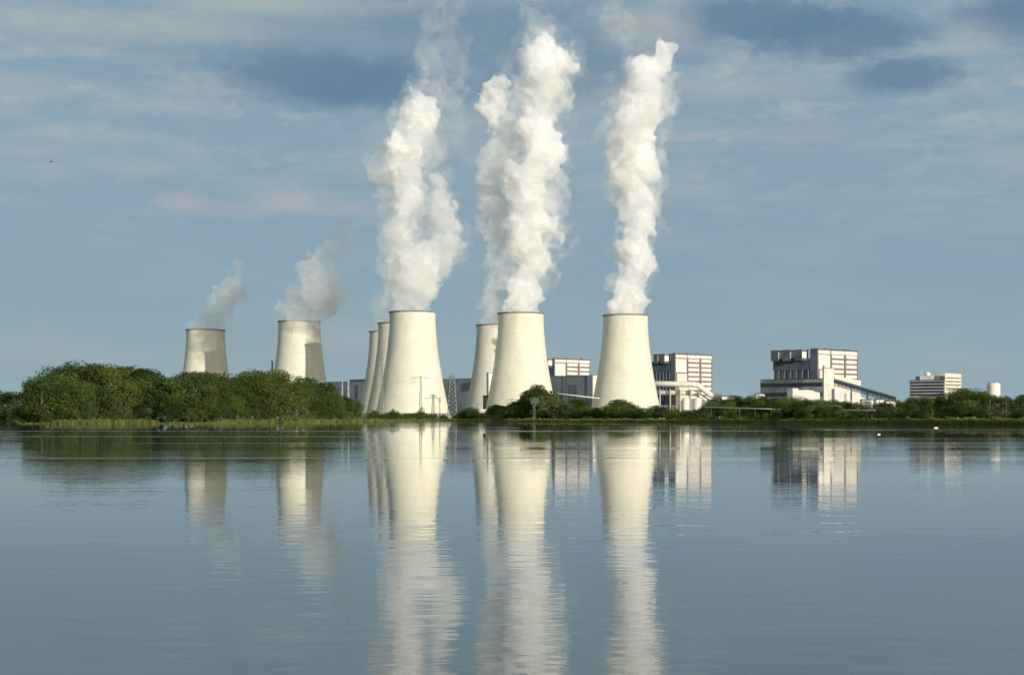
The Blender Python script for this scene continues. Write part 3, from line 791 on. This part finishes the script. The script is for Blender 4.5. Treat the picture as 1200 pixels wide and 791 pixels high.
def pipe_bridge():
    Y = 1880; e = empty('pipe_bridge', (PX(770, Y), Y, GZ), 0, 'bundle of thick pale pipes stepping down beside the lone cooling tower', 'pipe bridge')
    o = Vector((PX(770, Y), Y, GZ)); Q = lambda px, py, dy=0: P(px, py, Y) + Vector((0, dy, 0)) - o
    r = 3.2 * Y / F
    MB().tube([Q(764, 449.3), Q(815, 450.6), Q(818, 451.6), Q(832, 462.2), Q(835, 463.6), Q(845, 463.8)], r, 16).build('pipe', M_PIPE, e, True)
    MB().tube([Q(766, 459.8, 8), Q(813, 460.2, 8), Q(817, 461.2, 8), Q(832, 470.4, 8)], r * .86, 16).build('pipe', M_PIPE, e, True)
    MB().tube([Q(797, 459.5, 3), Q(797, 451, 3)], r * .8, 14).build('pipe', M_PIPE, e, True)
    for px in (774, 786, 797.5, 810, 820):
        MB().box(*(Q(px - 1, 0).x, Q(px + .1, 0).x), -1, 9, 0, PZ(456 if px < 815 else 460, Y) - GZ).build('support', M_CON2, e)
    tr = MB()
    for z in (5, 9.5, 14):
        tr.tube([Q(772, 0) * Vector((1, 0, 0)) + Vector((0, 2, z)) if False else Vector((Q(772, 0).x, 2, z)), Vector((Q(800, 0).x, 2, z))], .4, 4)
    for i in range(8):
        x0 = Q(772 + i * 3.5, 0).x; x1 = Q(775.5 + i * 3.5, 0).x
        tr.tube([(x0, 2, 4), (x1, 2, 14)], .3, 4); tr.tube([(x0, 2, 0), (x0, 2, 14)], .35, 4)
    tr.build('truss', M_STEEL, e)
    for px, w, lab in ((803.5, 4.6, 'left one of two pale upright tanks below the pipe bridge'), (817.2, 5.0, 'right and wider one of two pale upright tanks below the pipe bridge')):
        Yt = 1650; k = Yt / F; rr = w * k; e = empty('storage_tank', (PX(px, Yt), Yt, GZ), 0, lab, 'tank', 'upright tanks below the pipe bridge')
        z = lambda py: PZ(py, Yt) - GZ
        MB().lathe([(rr, z(480)), (rr, z(467.3)), (rr * .6, z(466.2)), (0.01, z(465.8))], 28).build('shell', M_PIPE, e, False)
        MB().lathe([(rr + .02, 0), (rr + .02, z(480)), ], 28).build('base', M_GREY, e)
    Yt = 1600; e = empty('switch_cabin', (PX(808, Yt), Yt, GZ), 0, 'low pale blue cabin between the feet of the two upright tanks', 'cabin')
    MB().box(0, 9, 0, 5, 0, PZ(481.6, Yt) - GZ).build('wall', M_LILAC, e); MB().box(-.3, 9.3, -.3, 5.3, PZ(481.6, Yt) - GZ, PZ(481, Yt) - GZ).build('roof', M_ROOF, e)
    # pale pipelines on low posts nearer the lake
    for (pa, ya, Ya, pb, yb, Yb, r, n, lab) in ((648, 460.5, 1600, 703, 466.8, 1600, .45, 5, 'thin pale pipe sloping across the front of the blue grey hall'),
                                         (826, 477.2, 915, 914, 479.6, 790, .28, 5, 'long pale pipeline on posts above the reeds before the hall'),
                                         (988, 480.6, 700, 1026, 480.9, 662, .22, 2, 'short pale pipeline seen between bushes below the conveyor bridge')):
        A = P(pa, ya, Ya); B = P(pb, yb, Yb); e = empty('pipeline', (A.x, A.y, GZ), 0, lab, 'pipeline')
        o = Vector((A.x, A.y, GZ)); MB().tube([A - o, B - o], r, 10).build('pipe', M_PIPE, e, True)
        for i in range(n):
            p = A - o + (B - A) * ((i + .5) / n); MB().box(p.x - .09, p.x + .09, p.y - .09, p.y + .09, -1.6, p.z - r * .8).build('post', M_DARK, e)
    # white van-like flat building by the pylon
    Yw = 1500; c = corner(560, Yw); e = empty('shed', (c[0], c[1], GZ), 0, 'flat white shed right of the lattice mast, close to the water', 'shed')
    w = 14 * Yw / F; h = PZ(479.6, Yw) - GZ
    MB().box(0, w, 0, 6, 0, h - .6).build('wall', M_WHITE, e); MB().prism([(-.3, h - .6), (w + .3, h - .6), (w * .85, h), (w * .1, h)], -.3, 6.3).build('roof', M_WHITE, e)
    MB().box(.3, w - .3, -.08, -.003, .3, 1.6).build('gate', M_WIN, e)


power_station(); office(); pipe_bridge()


# ------------------------------------------------------------------ pylons, lattice mast, wires
def lattice(mb, w0, w1, z0, z1, n, r):
    """square lattice body tapering from half width w0 to w1"""
    for i in range(n):
        za = z0 + (z1 - z0) * i / n; zb = z0 + (z1 - z0) * (i + 1) / n
        a = w0 + (w1 - w0) * i / n; b = w0 + (w1 - w0) * (i + 1) / n
        ca = [(-a, -a, za), (a, -a, za), (a, a, za), (-a, a, za)]; cb = [(-b, -b, zb), (b, -b, zb), (b, b, zb), (-b, b, zb)]
        for k in range(4):
            j = (k + 1) % 4
            mb.tube([ca[k], cb[k]], r * 1.3, 4, False); mb.tube([ca[k], cb[j]], r, 4, False); mb.tube([ca[j], cb[k]], r, 4, False); mb.tube([cb[k], cb[j]], r, 4, False)


def pylon(px, top, Y, w0, arms, label, r=.16, w1=.5, m=None, th=0.0):
    H = PZ(top, Y) - GZ; e = empty('pylon', (PX(px, Y), Y, GZ), th, label, 'pylon')
    r *= .7; mb = MB(); lattice(mb, w0, w1, 0, H, max(8, int(H / 4)), r); mb.build('mast', m or M_PYL, e)
    tips = []
    for (f, L) in arms:
        z = H * f; ar = MB()
        for s in (-1, 1):
            ar.tube([(0, -w1, z - .3), (s * L, 0, z)], r * 1.2, 4, False); ar.tube([(0, w1, z - .3), (s * L, 0, z)], r * 1.2, 4, False)
            ar.tube([(0, 0, z + L * .16), (s * L, 0, z)], r, 4, False)
            for q in (.3, .6): ar.tube([(s * L * q, 0, z - .1), (s * L * (q - .15), 0, z + L * .16 * (1 - q + .15))], r * .8, 4, False)
        a = ar.build('crossarm', m or M_PYL, e)
        for s in (-1, 1):
            for q in (1.0, .55):
                MB().tube([(s * L * q, 0, z - .1), (s * L * q, 0, z - 2.0)], .13, 5).build('insulator', M_STEEL, a)
                tips.append(Vector((PX(px, Y) + s * L * q * math.cos(th), Y + s * L * q * math.sin(th), GZ + z - 2)))
    return tips


t1 = pylon(493, 440.5, 1600, 1.6, [(.955, 9.8)], 'tall thin pylon with one wide crossarm before the big bright cooling tower', .15)
t2 = pylon(507.5, 462.5, 1580, 1.7, [(.86, 8.2), (.99, 2.5)], 'shorter pylon with a low crossarm close beside the tall thin one', .2)
pylon(515.3, 466.5, 1590, .7, [(.9, 1.2)], 'slim pole right of the shorter pylon', .12, .3)
pylon(530, 437.5, 1560, 4.4, [(.93, 2.8)], 'wide grey green lattice mast between two cooling towers', .26, 1.9)
t3 = pylon(447.5, 412.5, 1740, 1.6, [(.80, 2.4), (.9, 2.0), (.97, 1.4)], 'narrow dark pylon in front of the half hidden cooling towers', .22)
t4 = pylon(600, 466.5, 1500, 1.2, [(.93, 5.5)], 'low pylon at the left foot of the middle bright cooling tower', .15)
t5 = pylon(626, 465.2, 1112, .9, [(.93, 2.4), (.8, 1.9)], 'pale pole pylon among the bushes below the small leaning tree', .07, .22, M_PYL)
pylon(559.5, 472, 1560, .6, [(.92, 1.2)], 'thin pole at the foot of the shaded cooling tower', .1, .3)


def wire(a, b, sag, label, grp):
    pts = [a + (b - a) * (i / 14) - Vector((0, 0, sag * 4 * (i / 14) * (1 - i / 14))) for i in range(15)]
    o = MB().tube([p - a for p in pts], .022, 4, False).build('power_line', M_PYL); o.location = a
    tag(o, label, 'power line', grp)


ga = 'wires running left from the tall thin pylon'; gb = 'wires running right from the tall thin pylon'
for p in t1[:4]:
    wire(p, Vector((-560, 2350, PZ(455, 2350) + (p.x - t1[0].x) * .05)), 16, 'fine sagging wire strung from the tall thin pylon towards the wood', ga)
for p in t1[:4]:
    wire(p, t4[t1.index(p)] + Vector((0, 0, 0)), 8, 'fine sagging wire strung between the tall thin pylon and the low one', gb)
gc = 'wires along the bushes before the lone cooling tower'
for i, p in enumerate(t5[::3]):
    wire(p, P(846 + i * .5, 470 + (i // 4) * 4, 1150) + Vector(((i % 4) * 1.2, 0, 0)), 3.0, 'fine wire running from the pale pole pylon past the lone cooling tower', gc)

# ------------------------------------------------------------------ vegetation
def leaf_mat(name, c1, c2, hue=0.04):
    m = bpy.data.materials.new(name); m.use_nodes = True
    t = NT(m.node_tree); t.n.clear(); out = t.add('ShaderNodeOutputMaterial')
    oi = t.add('ShaderNodeObjectInfo'); tc = t.add('ShaderNodeTexCoord')
    n = t.noise(tc.outputs['Object'], 9.0, 3, 0.6)
    c = t.mix(t.ramp(n, 0.38, 0.64), c1, c2)
    hs = t.add('ShaderNodeHueSaturation'); t.link(c, hs.inputs['Color'])
    t.link(t.math('MULTIPLY_ADD', oi.outputs['Random'], hue, 0.5 - hue * .62), hs.inputs['Hue'])
    r2 = t.math('FRACT', t.math('MULTIPLY', oi.outputs['Random'], 7.31))
    t.link(t.math('MULTIPLY_ADD', r2, 0.75, 0.62), hs.inputs['Value'])
    hs.inputs['Saturation'].default_value = 1.0
    d = t.add('ShaderNodeBsdfDiffuse'); tr = t.add('ShaderNodeBsdfTranslucent'); mx = t.add('ShaderNodeMixShader'); mx.inputs[0].default_value = 0.32
    t.link(hs.outputs[0], d.inputs[0]); t.link(hs.outputs[0], tr.inputs[0]); t.link(d.outputs[0], mx.inputs[1]); t.link(tr.outputs[0], mx.inputs[2]); t.link(mx.outputs[0], out.inputs[0])
    return m


M_LEAF = leaf_mat('broadleaf_foliage', (0.064, 0.098, 0.024), (0.112, 0.148, 0.036), 0.03)
M_LEAF2 = leaf_mat('willow_foliage', (0.075, 0.105, 0.038), (0.115, 0.14, 0.05), 0.02)
M_LEAF3 = leaf_mat('dark_foliage', (0.038, 0.068, 0.022), (0.062, 0.094, 0.027), 0.03)
M_REED = leaf_mat('reed_leaves', (0.11, 0.155, 0.042), (0.17, 0.185, 0.06), 0.03)
M_BARK = mat('grey_bark', (0.13, 0.11, 0.09), 0.95, 0.25, 3.0)
M_BIRCH = mat('pale_birch_bark', (0.30, 0.28, 0.24), 0.9, 0.3, 4.0)


def crown_mesh(name, seed, lobes, per, leaf, shape, m):
    """unit tree (height 1): leaf-sized faces gathered in uneven lobes"""
    r = np.random.RandomState(seed); L = []
    for i in range(lobes):
        f = r.rand()
        if shape == 'round': z = 0.30 + 0.62 * f; wid = 0.34 * math.sqrt(max(0.02, 1 - ((f - .42) / .62) ** 2))
        elif shape == 'tall': z = 0.16 + 0.78 * f; wid = 0.21 * math.sqrt(max(0.03, 1 - ((f - .40) / .64) ** 2))
        elif shape == 'low': z = 0.10 + 0.72 * f; wid = 0.52 * math.sqrt(max(0.03, 1 - (f / 1.05) ** 2))
        else: z = 0.30 + 0.6 * f; wid = 0.25
        a = r.rand() * 6.283; d = wid * r.rand() ** .33 * .95
        L.append((d * math.cos(a), d * math.sin(a), z, (0.09 + 0.075 * r.rand()) * (1.35 if shape == 'low' else 1)))
    V = []; Fc = []
    for (x, y, z, rad) in L:
        u = r.randn(per, 3); u /= np.linalg.norm(u, axis=1)[:, None]
        rr = rad * (0.62 + 0.42 * r.rand(per) + 0.12 * (r.rand(per) > .85)); p = u * rr[:, None] * np.array([1.12, 1.12, .82]) + np.array([x, y, z])
        nrm = u + 0.75 * r.randn(per, 3); nrm /= np.linalg.norm(nrm, axis=1)[:, None]
        t1 = np.cross(nrm, r.randn(per, 3)); t1 /= np.linalg.norm(t1, axis=1)[:, None]; t2 = np.cross(nrm, t1)
        s = (leaf * (0.6 + 0.8 * r.rand(per)))[:, None]
        for k in range(per):
            n = len(V)
            V += [tuple(p[k] - t1[k] * s[k]), tuple(p[k] + t2[k] * s[k] * .6), tuple(p[k] + t1[k] * s[k]), tuple(p[k] - t2[k] * s[k] * .6)]
            Fc.append((n, n + 1, n + 2, n + 3))
    mb = MB(); mb.v = V; mb.f = Fc
    return mb.build(name, m), L


def trunk_mesh(seed, L, m, thick=0.018, multi=1):
    r = random.Random(seed); mb = MB()
    for q in range(multi):
        dx = r.uniform(-.05, .05) if multi > 1 else 0
        mb.tube([(dx * .3, 0, -.03), (dx + r.uniform(-.01, .01), r.uniform(-.01, .01), .25), (dx * 1.3 + r.uniform(-.03, .03), r.uniform(-.02, .02), .55), (dx * 1.5, 0, .85)],
                [thick * 1.25, thick, thick * .7, thick * .2], 6)
    for (x, y, z, rad) in L[:10]:
        z0 = max(.12, z - .25 - r.random() * .1)
        mb.tube([(0, 0, z0), (x * .5, y * .5, (z0 + z) / 2 + .02), (x, y, z)], [thick * .55, thick * .35, thick * .12], 5)
    return mb.build('trunk', m)


VAR = {}


def make_variants():
    specs = {'round': [(11, 40, 150, .0145, 'round', M_LEAF, M_BARK), (12, 44, 140, .0145, 'round', M_LEAF, M_BARK), (13, 38, 150, .015, 'round', M_LEAF3, M_BARK), (14, 46, 130, .014, 'round', M_LEAF, M_BARK)],
             'tall': [(21, 26, 75, .018, 'tall', M_LEAF, M_BIRCH), (22, 24, 75, .019, 'tall', M_LEAF3, M_BARK), (23, 30, 70, .018, 'tall', M_LEAF, M_BARK)],
             'low': [(31, 26, 75, .030, 'low', M_LEAF, M_BARK), (32, 22, 80, .032, 'low', M_LEAF3, M_BARK), (33, 24, 80, .028, 'low', M_LEAF2, M_BARK)],
             'birch': [(41, 20, 60, .017, 'tall', M_LEAF2, M_BIRCH), (42, 24, 55, .017, 'tall', M_LEAF2, M_BIRCH)]}
    for k, ss in specs.items():
        VAR[k] = []
        for (sd, lo, per, leaf, sh, ml, mt) in ss:
            c, L = crown_mesh('crown', sd, lo, per, leaf, sh, ml)
            tr = trunk_mesh(sd, L, mt, .016 if k != 'low' else .012, 3 if k == 'low' else 1)
            COL.objects.unlink(c); COL.objects.unlink(tr); VAR[k].append((c, tr))


make_variants()
NT_ = [0]


def tree(kind, px, top, Y, wscale, label, cat, group=None, rg=None, name=None, base=None, var=None):
    z0 = base if base is not None else 0.9
    H = PZ(top, Y) - z0
    if H < 1.0: return
    rg = rg or random
    v = VAR[kind][var if var is not None else rg.randrange(len(VAR[kind]))]
    nm = name or {'round': 'broadleaf_tree', 'tall': 'broadleaf_tree', 'low': 'bush', 'birch': 'birch_tree'}[kind]
    e = empty(nm, (PX(px, Y), Y, z0), rg.uniform(0, 6.28), label, cat, group)
    s = H * 1.02; e.scale = (s * wscale, s * wscale, s)
    for p in v:
        c = p.copy(); COL.objects.link(c); c.parent = e
    return e


def interp(tab, x):
    for (a, ya), (b, yb) in zip(tab, tab[1:]):
        if a <= x <= b: return ya + (yb - ya) * (x - a) / (b - a)
    return tab[-1][1] if x > tab[-1][0] else tab[0][1]


def band(tab, dist, x0, x1, step, kinds, wsc, label, cat, group, rg, lo=0.0, hi=3.0, jy=8, name=None, base=None):
    """trees whose tops follow the skyline tab, at dist(px) metres behind the waterline"""
    x = x0
    while x < x1:
        px = x + rg.uniform(-.35, .35) * step
        Y = shore_y(px) + (dist(px) if callable(dist) else dist) + rg.uniform(-jy, jy)
        tree(rg.choice(kinds), px, interp(tab, px) + rg.uniform(lo, hi), Y, wsc * rg.uniform(.85, 1.2), label, cat, group, rg, name=name, base=base)
        x += step * rg.uniform(.8, 1.2)


def vegetation():
    rg = random.Random(5)
    isl = [(28, 462), (34, 450), (39, 437), (51, 437), (62, 430), (75, 427), (92, 423), (104, 426), (116, 423), (129, 428), (146, 431), (155, 433), (163, 428), (171, 433), (178, 429), (193, 438), (210, 437), (222, 436),
           (240, 436), (252, 439), (261, 434), (272, 438), (281, 437), (291, 433), (303, 432), (313, 430), (322, 433), (330, 435), (341, 440), (350, 438), (362, 442), (368, 443), (382, 450), (392, 460), (408, 464), (423, 470), (433, 477)]
    g1 = 'trees forming the canopy of the wood on the point'; l1 = 'full leafy canopy tree in the dense wood on the point'
    band(isl, 55, 50, 418, 17, ['round', 'tall', 'round'], 1.15, l1, 'tree', g1, rg, 0, 4, 10)
    band(isl, 32, 48, 418, 14, ['round', 'round', 'tall'], 1.1, l1, 'tree', g1, rg, 1, 12, 7)
    g2 = 'lower trees along the front edge of the wood'; l2 = 'lower tree at the front edge of the wood, foliage down to the reeds'
    fr = [(a, b + 20) for a, b in isl]
    band(fr, 18, 42, 420, 12, ['round', 'tall', 'low'], 1.15, l2, 'tree', g2, rg, -4, 9, 4)
    g3 = 'bushes along the waterline of the wood'; l3 = 'dark bush at the waterline below the wood on the point'
    fb = [(28, 478), (60, 480), (100, 478), (190, 476), (250, 478), (300, 480), (380, 482), (436, 483)]
    band(fb, 9, 36, 434, 6, ['low', 'low', 'round'], 1.0, l3, 'bush', g3, rg, -4, 6, 3, name='bush')
    tree('low', 104, 467, shore_y(104) + 9, .75, 'pale green rounded willow bush at the water before the wood', 'bush', rg=rg, var=2, name='willow_bush')
    tree('tall', 129, 432, shore_y(129) + 20, 1.0, 'tree with a visible pale trunk in the middle of the wood front', 'tree', rg=rg, var=0, name='birch_tree')
    tree('tall', 41, 447, shore_y(34) + 16, 1.3, 'dark tree at the very tip of the wooded point', 'tree', rg=rg, var=1)
    for i, (px, tp) in enumerate(((38, 461), (39, 452), (41, 446), (45, 440), (50, 442))):
        tree('tall', px, tp, shore_y(px) + 8 + (i % 2) * 10, 1.25, 'tree at the steep outer tip of the wood, foliage reaching the water', 'tree', 'trees at the steep tip of the wooded point', rg, var=i % 3)
    # far shore on the left
    fl = [(-60, 458), (0, 455), (10, 459), (20, 457), (32, 460), (60, 460)]
    band(fl, 45, -40, 44, 8, ['round', 'tall'], 1.0, 'dark distant tree across the bay beyond the tip of the wood', 'tree', 'distant trees across the bay', rg, 0, 3, 12)
    band([(-60, 472), (60, 474)], 20, -40, 44, 3, ['low', 'low', 'round'], 1.6, 'low distant bush across the bay below the far trees', 'bush', 'distant bushes across the bay', rg, 0, 5, 6, name='bush')
    # middle: scrub between the cooling towers and the water
    mid = [(436, 478), (445, 484), (455, 481), (462, 479), (472, 483), (484, 482), (500, 484), (518, 485), (530, 486), (540, 480), (548, 474), (556, 476), (563, 482), (574, 477), (580, 471), (590, 473), (600, 474), (606, 470)]
    g4 = 'scrub between the big cooling tower and the water'; l4 = 'small dark scrub bush at the foot of the cooling towers by the lattice mast'
    band(mid, 30, 438, 606, 4, ['low', 'low', 'round'], 1.5, l4, 'bush', g4, rg, 2, 5, 12, name='bush')
    band(mid, 80, 438, 606, 4.5, ['low'], 1.1, l4, 'bush', g4, rg, 0, 3, 20, name='bush')
    tree('low', 493, 474.5, shore_y(493) + 40, .62, 'round dark bush directly below the tall thin pylon', 'bush', rg=rg, var=0)
    tree('low', 460, 478, shore_y(460) + 40, .55, 'little round bush at the left foot of the big bright cooling tower', 'bush', rg=rg, var=1)
    r1 = [(600, 472), (606, 468), (614, 466), (622, 458), (626, 453), (634, 452), (641, 454), (647, 462), (655, 466), (670, 466), (680, 467), (690, 473), (705, 474), (714, 470), (722, 468), (735, 468), (742, 471), (748, 476), (760, 475),
          (775, 473), (790, 476), (805, 478), (812, 479), (822, 477), (828, 471), (836, 467), (844, 465), (855, 466), (865, 464), (887, 462), (900, 465), (915, 466), (929, 462), (940, 468), (952, 466), (965, 468), (975, 467), (990, 469), (1010, 470),
          (1030, 472), (1045, 471)]
    l5 = 'mid green bushy tree in the belt between the cooling towers and the reeds'; g5 = 'tree belt between the cooling towers and the reeds'
    band(r1, 130, 602, 840, 6, ['round', 'low'], 1.35, l5, 'tree', g5, rg, 0, 4, 25)
    band(r1, 60, 604, 832, 5.5, ['low', 'round', 'low'], 1.3, l5, 'tree', g5, rg, 2, 8, 15)
    band(r1, 190, 828, 1045, 6.5, ['round', 'round', 'tall'], 1.15, 'far tree in the belt below the hall and conveyor bridge', 'tree', 'far tree belt below the hall and conveyor bridge', rg, 0, 3, 30)
    band(r1, 140, 828, 1045, 6.5, ['round', 'low'], 1.15, 'far tree in the belt below the hall and conveyor bridge', 'tree', 'far tree belt below the hall and conveyor bridge', rg, 4, 9, 25)
    tree('round', 631, 451.5, shore_y(631) + 90, .95, 'tallest tree of the clump before the right foot of the middle bright tower', 'tree', rg=rg, var=2)
    tree('round', 616, 457.5, shore_y(616) + 95, .6, 'small leaning tree left of the tallest tree at the middle bright tower', 'tree', rg=rg, var=1)
    tree('low', 722, 467, shore_y(722) + 50, .85, 'broad dark round bush before the left foot of the lone cooling tower', 'bush', rg=rg, var=1)
    # front bushes on the right
    r2 = [(830, 484), (870, 483), (900, 482), (908, 478), (918, 473), (930, 470), (945, 471), (958, 474), (970, 473), (982, 477), (990, 484), (1010, 486), (1024, 484), (1030, 478), (1040, 474), (1048, 470)]
    band(r2, 34, 832, 1046, 6, ['low', 'round'], 1.0, 'waterside bush below the pale pipelines', 'bush', 'waterside bushes below the pale pipelines', rg, 0, 5, 10, name='bush')
    for i in range(6):
        tree('low' if i % 2 else 'round', 915 + i * 8.6, 471 + rg.uniform(0, 4), shore_y(935) + 36, 1.1, 'dark bush in the thick clump in front of the workshop and stair tower', 'bush', 'thick dark clump in front of the workshop', rg, name='bush', var=1 if i % 2 else 2)
    band([(830, 488), (1050, 489)], 14, 600, 1046, 7, ['low'], 1.8, 'low fresh green bush right at the water edge below the tree belt', 'bush', 'low bushes at the water edge', rg, -1, 3, 4, name='bush')
    # wood at the right
    r3 = [(1043, 472), (1050, 470), (1057, 465), (1063, 463), (1072, 466), (1080, 465), (1090, 464), (1098, 463), (1105, 460), (1112, 457), (1120, 455), (1130, 453), (1138, 454), (1146, 454), (1154, 458), (1165, 461), (1176, 462), (1185, 466), (1192, 465), (1197, 462), (1204, 460), (1230, 458)]
    g6 = 'slender trees of the wood below the office block'; l6 = 'slender green tree in the wood below the office block and the round tank'
    band(r3, 110, 1046, 1225, 9, ['round', 'tall'], 1.1, l6, 'tree', g6, rg, 0, 2.5, 12)
    band(r3, 60, 1046, 1225, 8, ['tall', 'birch', 'tall'], 1.15, l6, 'tree', g6, rg, 2, 8, 10)
    band([(a, b + 14) for a, b in r3], 30, 1046, 1225, 8, ['low', 'birch', 'round'], 1.2, 'young tree at the front edge of the wood below the office block', 'tree', 'young trees at the front edge of the wood below the office block', rg, 0, 7, 5)
    tree('birch', 1160.5, 463, shore_y(1160) + 22, .9, 'birch with a white stem below the round tank', 'tree', rg=rg, var=0)
    # far filler woods on the horizon
    band([(0, 474), (1200, 474)], 1300, 270, 1240, 13, ['round'], 2.0, 'hazy far tree on the horizon behind the power station', 'tree', 'far trees on the horizon', rg, -3, 3, 60, base=1.5)


vegetation()


def reeds():
    """reed belt along the waterline, one mass nobody could count"""
    r = random.Random(3); V = []; Fc = []
    hgt = [(-40, 1.6), (20, 1.8), (28, .5), (56, .6), (66, 1.8), (84, 2.0), (183, 2.1), (188, .5), (250, .5), (258, 1.9), (440, 2.3), (455, 1.6), (600, 2.1), (830, 2.1), (900, 2.0), (1060, 2.3), (1240, 2.4)]
    px = -40.0
    while px < 1240:
        S = shore_y(px); h = interp(hgt, px) * .8; k = S / F
        w = .16 + S * .00012
        for q in range(26):
            x = (px + r.uniform(0, 1.2) - 600) * k; y = S + r.uniform(-1.5, 13) + 4.0 * noise.noise(Vector((px * .05, 1.3, 0))); hh = h * r.uniform(.6, 1.1) * (.75 + .5 * noise.noise(Vector((px * .15, 5, 0))) + .2)
            a = r.uniform(0, 3.14); lx, ly = r.uniform(-.3, .3), r.uniform(-.3, .3); n = len(V); c, s = math.cos(a) * w, math.sin(a) * w
            z = 0.0 if y < S + 3 else .4
            V += [(x - c, y - s, z - .3), (x + c, y + s, z - .3), (x + lx * .4 + c * .7, y + ly * .4 + s * .7, z + hh * .6), (x + lx, y + ly, z + hh), (x + lx * .4 - c * .7, y + ly * .4 - s * .7, z + hh * .6)]
            Fc.append((n, n + 1, n + 2, n + 3, n + 4))
        px += 1.0
    mb = MB(); mb.v = V; mb.f = Fc; o = mb.build('reeds', M_REED); tag(o, 'yellow green reed belt along the far shore', 'reeds', kind='stuff')


reeds()


# ------------------------------------------------------------------ birds, floats
def bird(loc, s, label, m, wings=True):
    """one continuous gull-like body, head, tail and spread or folded wings"""
    e = empty('bird', loc, .6, label, 'bird')
    prof = [(.01, -.5), (.06, -.42), (.10, -.2), (.13, 0), (.11, .2), (.055, .3), (.075, .38), (.06, .45), (.015, .52), (.005, .6)]
    mb = MB(); b = 0; n = 10
    for rr, x in prof:
        for k in range(n):
            t = 2 * math.pi * k / n; mb.v.append((x * s, rr * math.cos(t) * s, (rr * math.sin(t) + (.06 if x > .3 else 0)) * s))
    for i in range(len(prof) - 1):
        for k in range(n): j = (k + 1) % n; mb.f.append((i * n + k, i * n + j, (i + 1) * n + j, (i + 1) * n + k))
    mb.build('body', m, e, True)
    for sg in (-1, 1):
        w = MB()
        if wings: pts = [(.18, .08, .05), (.22, .55, .22), (.05, 1.15, .12), (-.12, .6, .18), (-.14, .08, .03)]
        else: pts = [(.2, .1, .06), (.05, .15, .08), (-.45, .06, .1), (-.25, .13, .0), (.1, .14, -.04)]
        P0 = [(x * s, y * s * sg, z * s) for x, y, z in pts]; P1 = [(x, y, z - .02 * s) for x, y, z in P0]
        w.v = P0 + P1; w.f = [(0, 1, 2, 3, 4), (9, 8, 7, 6, 5)] + [(i, 5 + i, 5 + (i + 1) % 5, (i + 1) % 5) for i in range(5)]
        w.build('wing', m, e)
    MB().tube([(.55 * s, 0, .06 * s), (.7 * s, 0, .04 * s)], [.02 * s, .004 * s], 6).build('beak', M_BROWN, e)


M_FEATH = mat('white_feathers', (0.75, 0.74, 0.72), 0.8, 0.05, 2.0)
bird(P(60, 190, 180), .42, 'lone dark bird flying high in the sky left of all the steam', M_DARK)
bird(Vector((PX(1097, 380), 380, .06)), 1.3, 'white swan-like bird swimming nearest the shore below the wood by the office block', M_FEATH, False)
bird(Vector((PX(1030, 230), 230, .05)), .6, 'smaller white waterbird on open water below the conveyor bridge', M_FEATH, False)

for o in bpy.data.objects:
    if o.get('label') and not 4 <= len(o['label'].split()) <= 16: print('LABEL', len(o['label'].split()), o['label'])
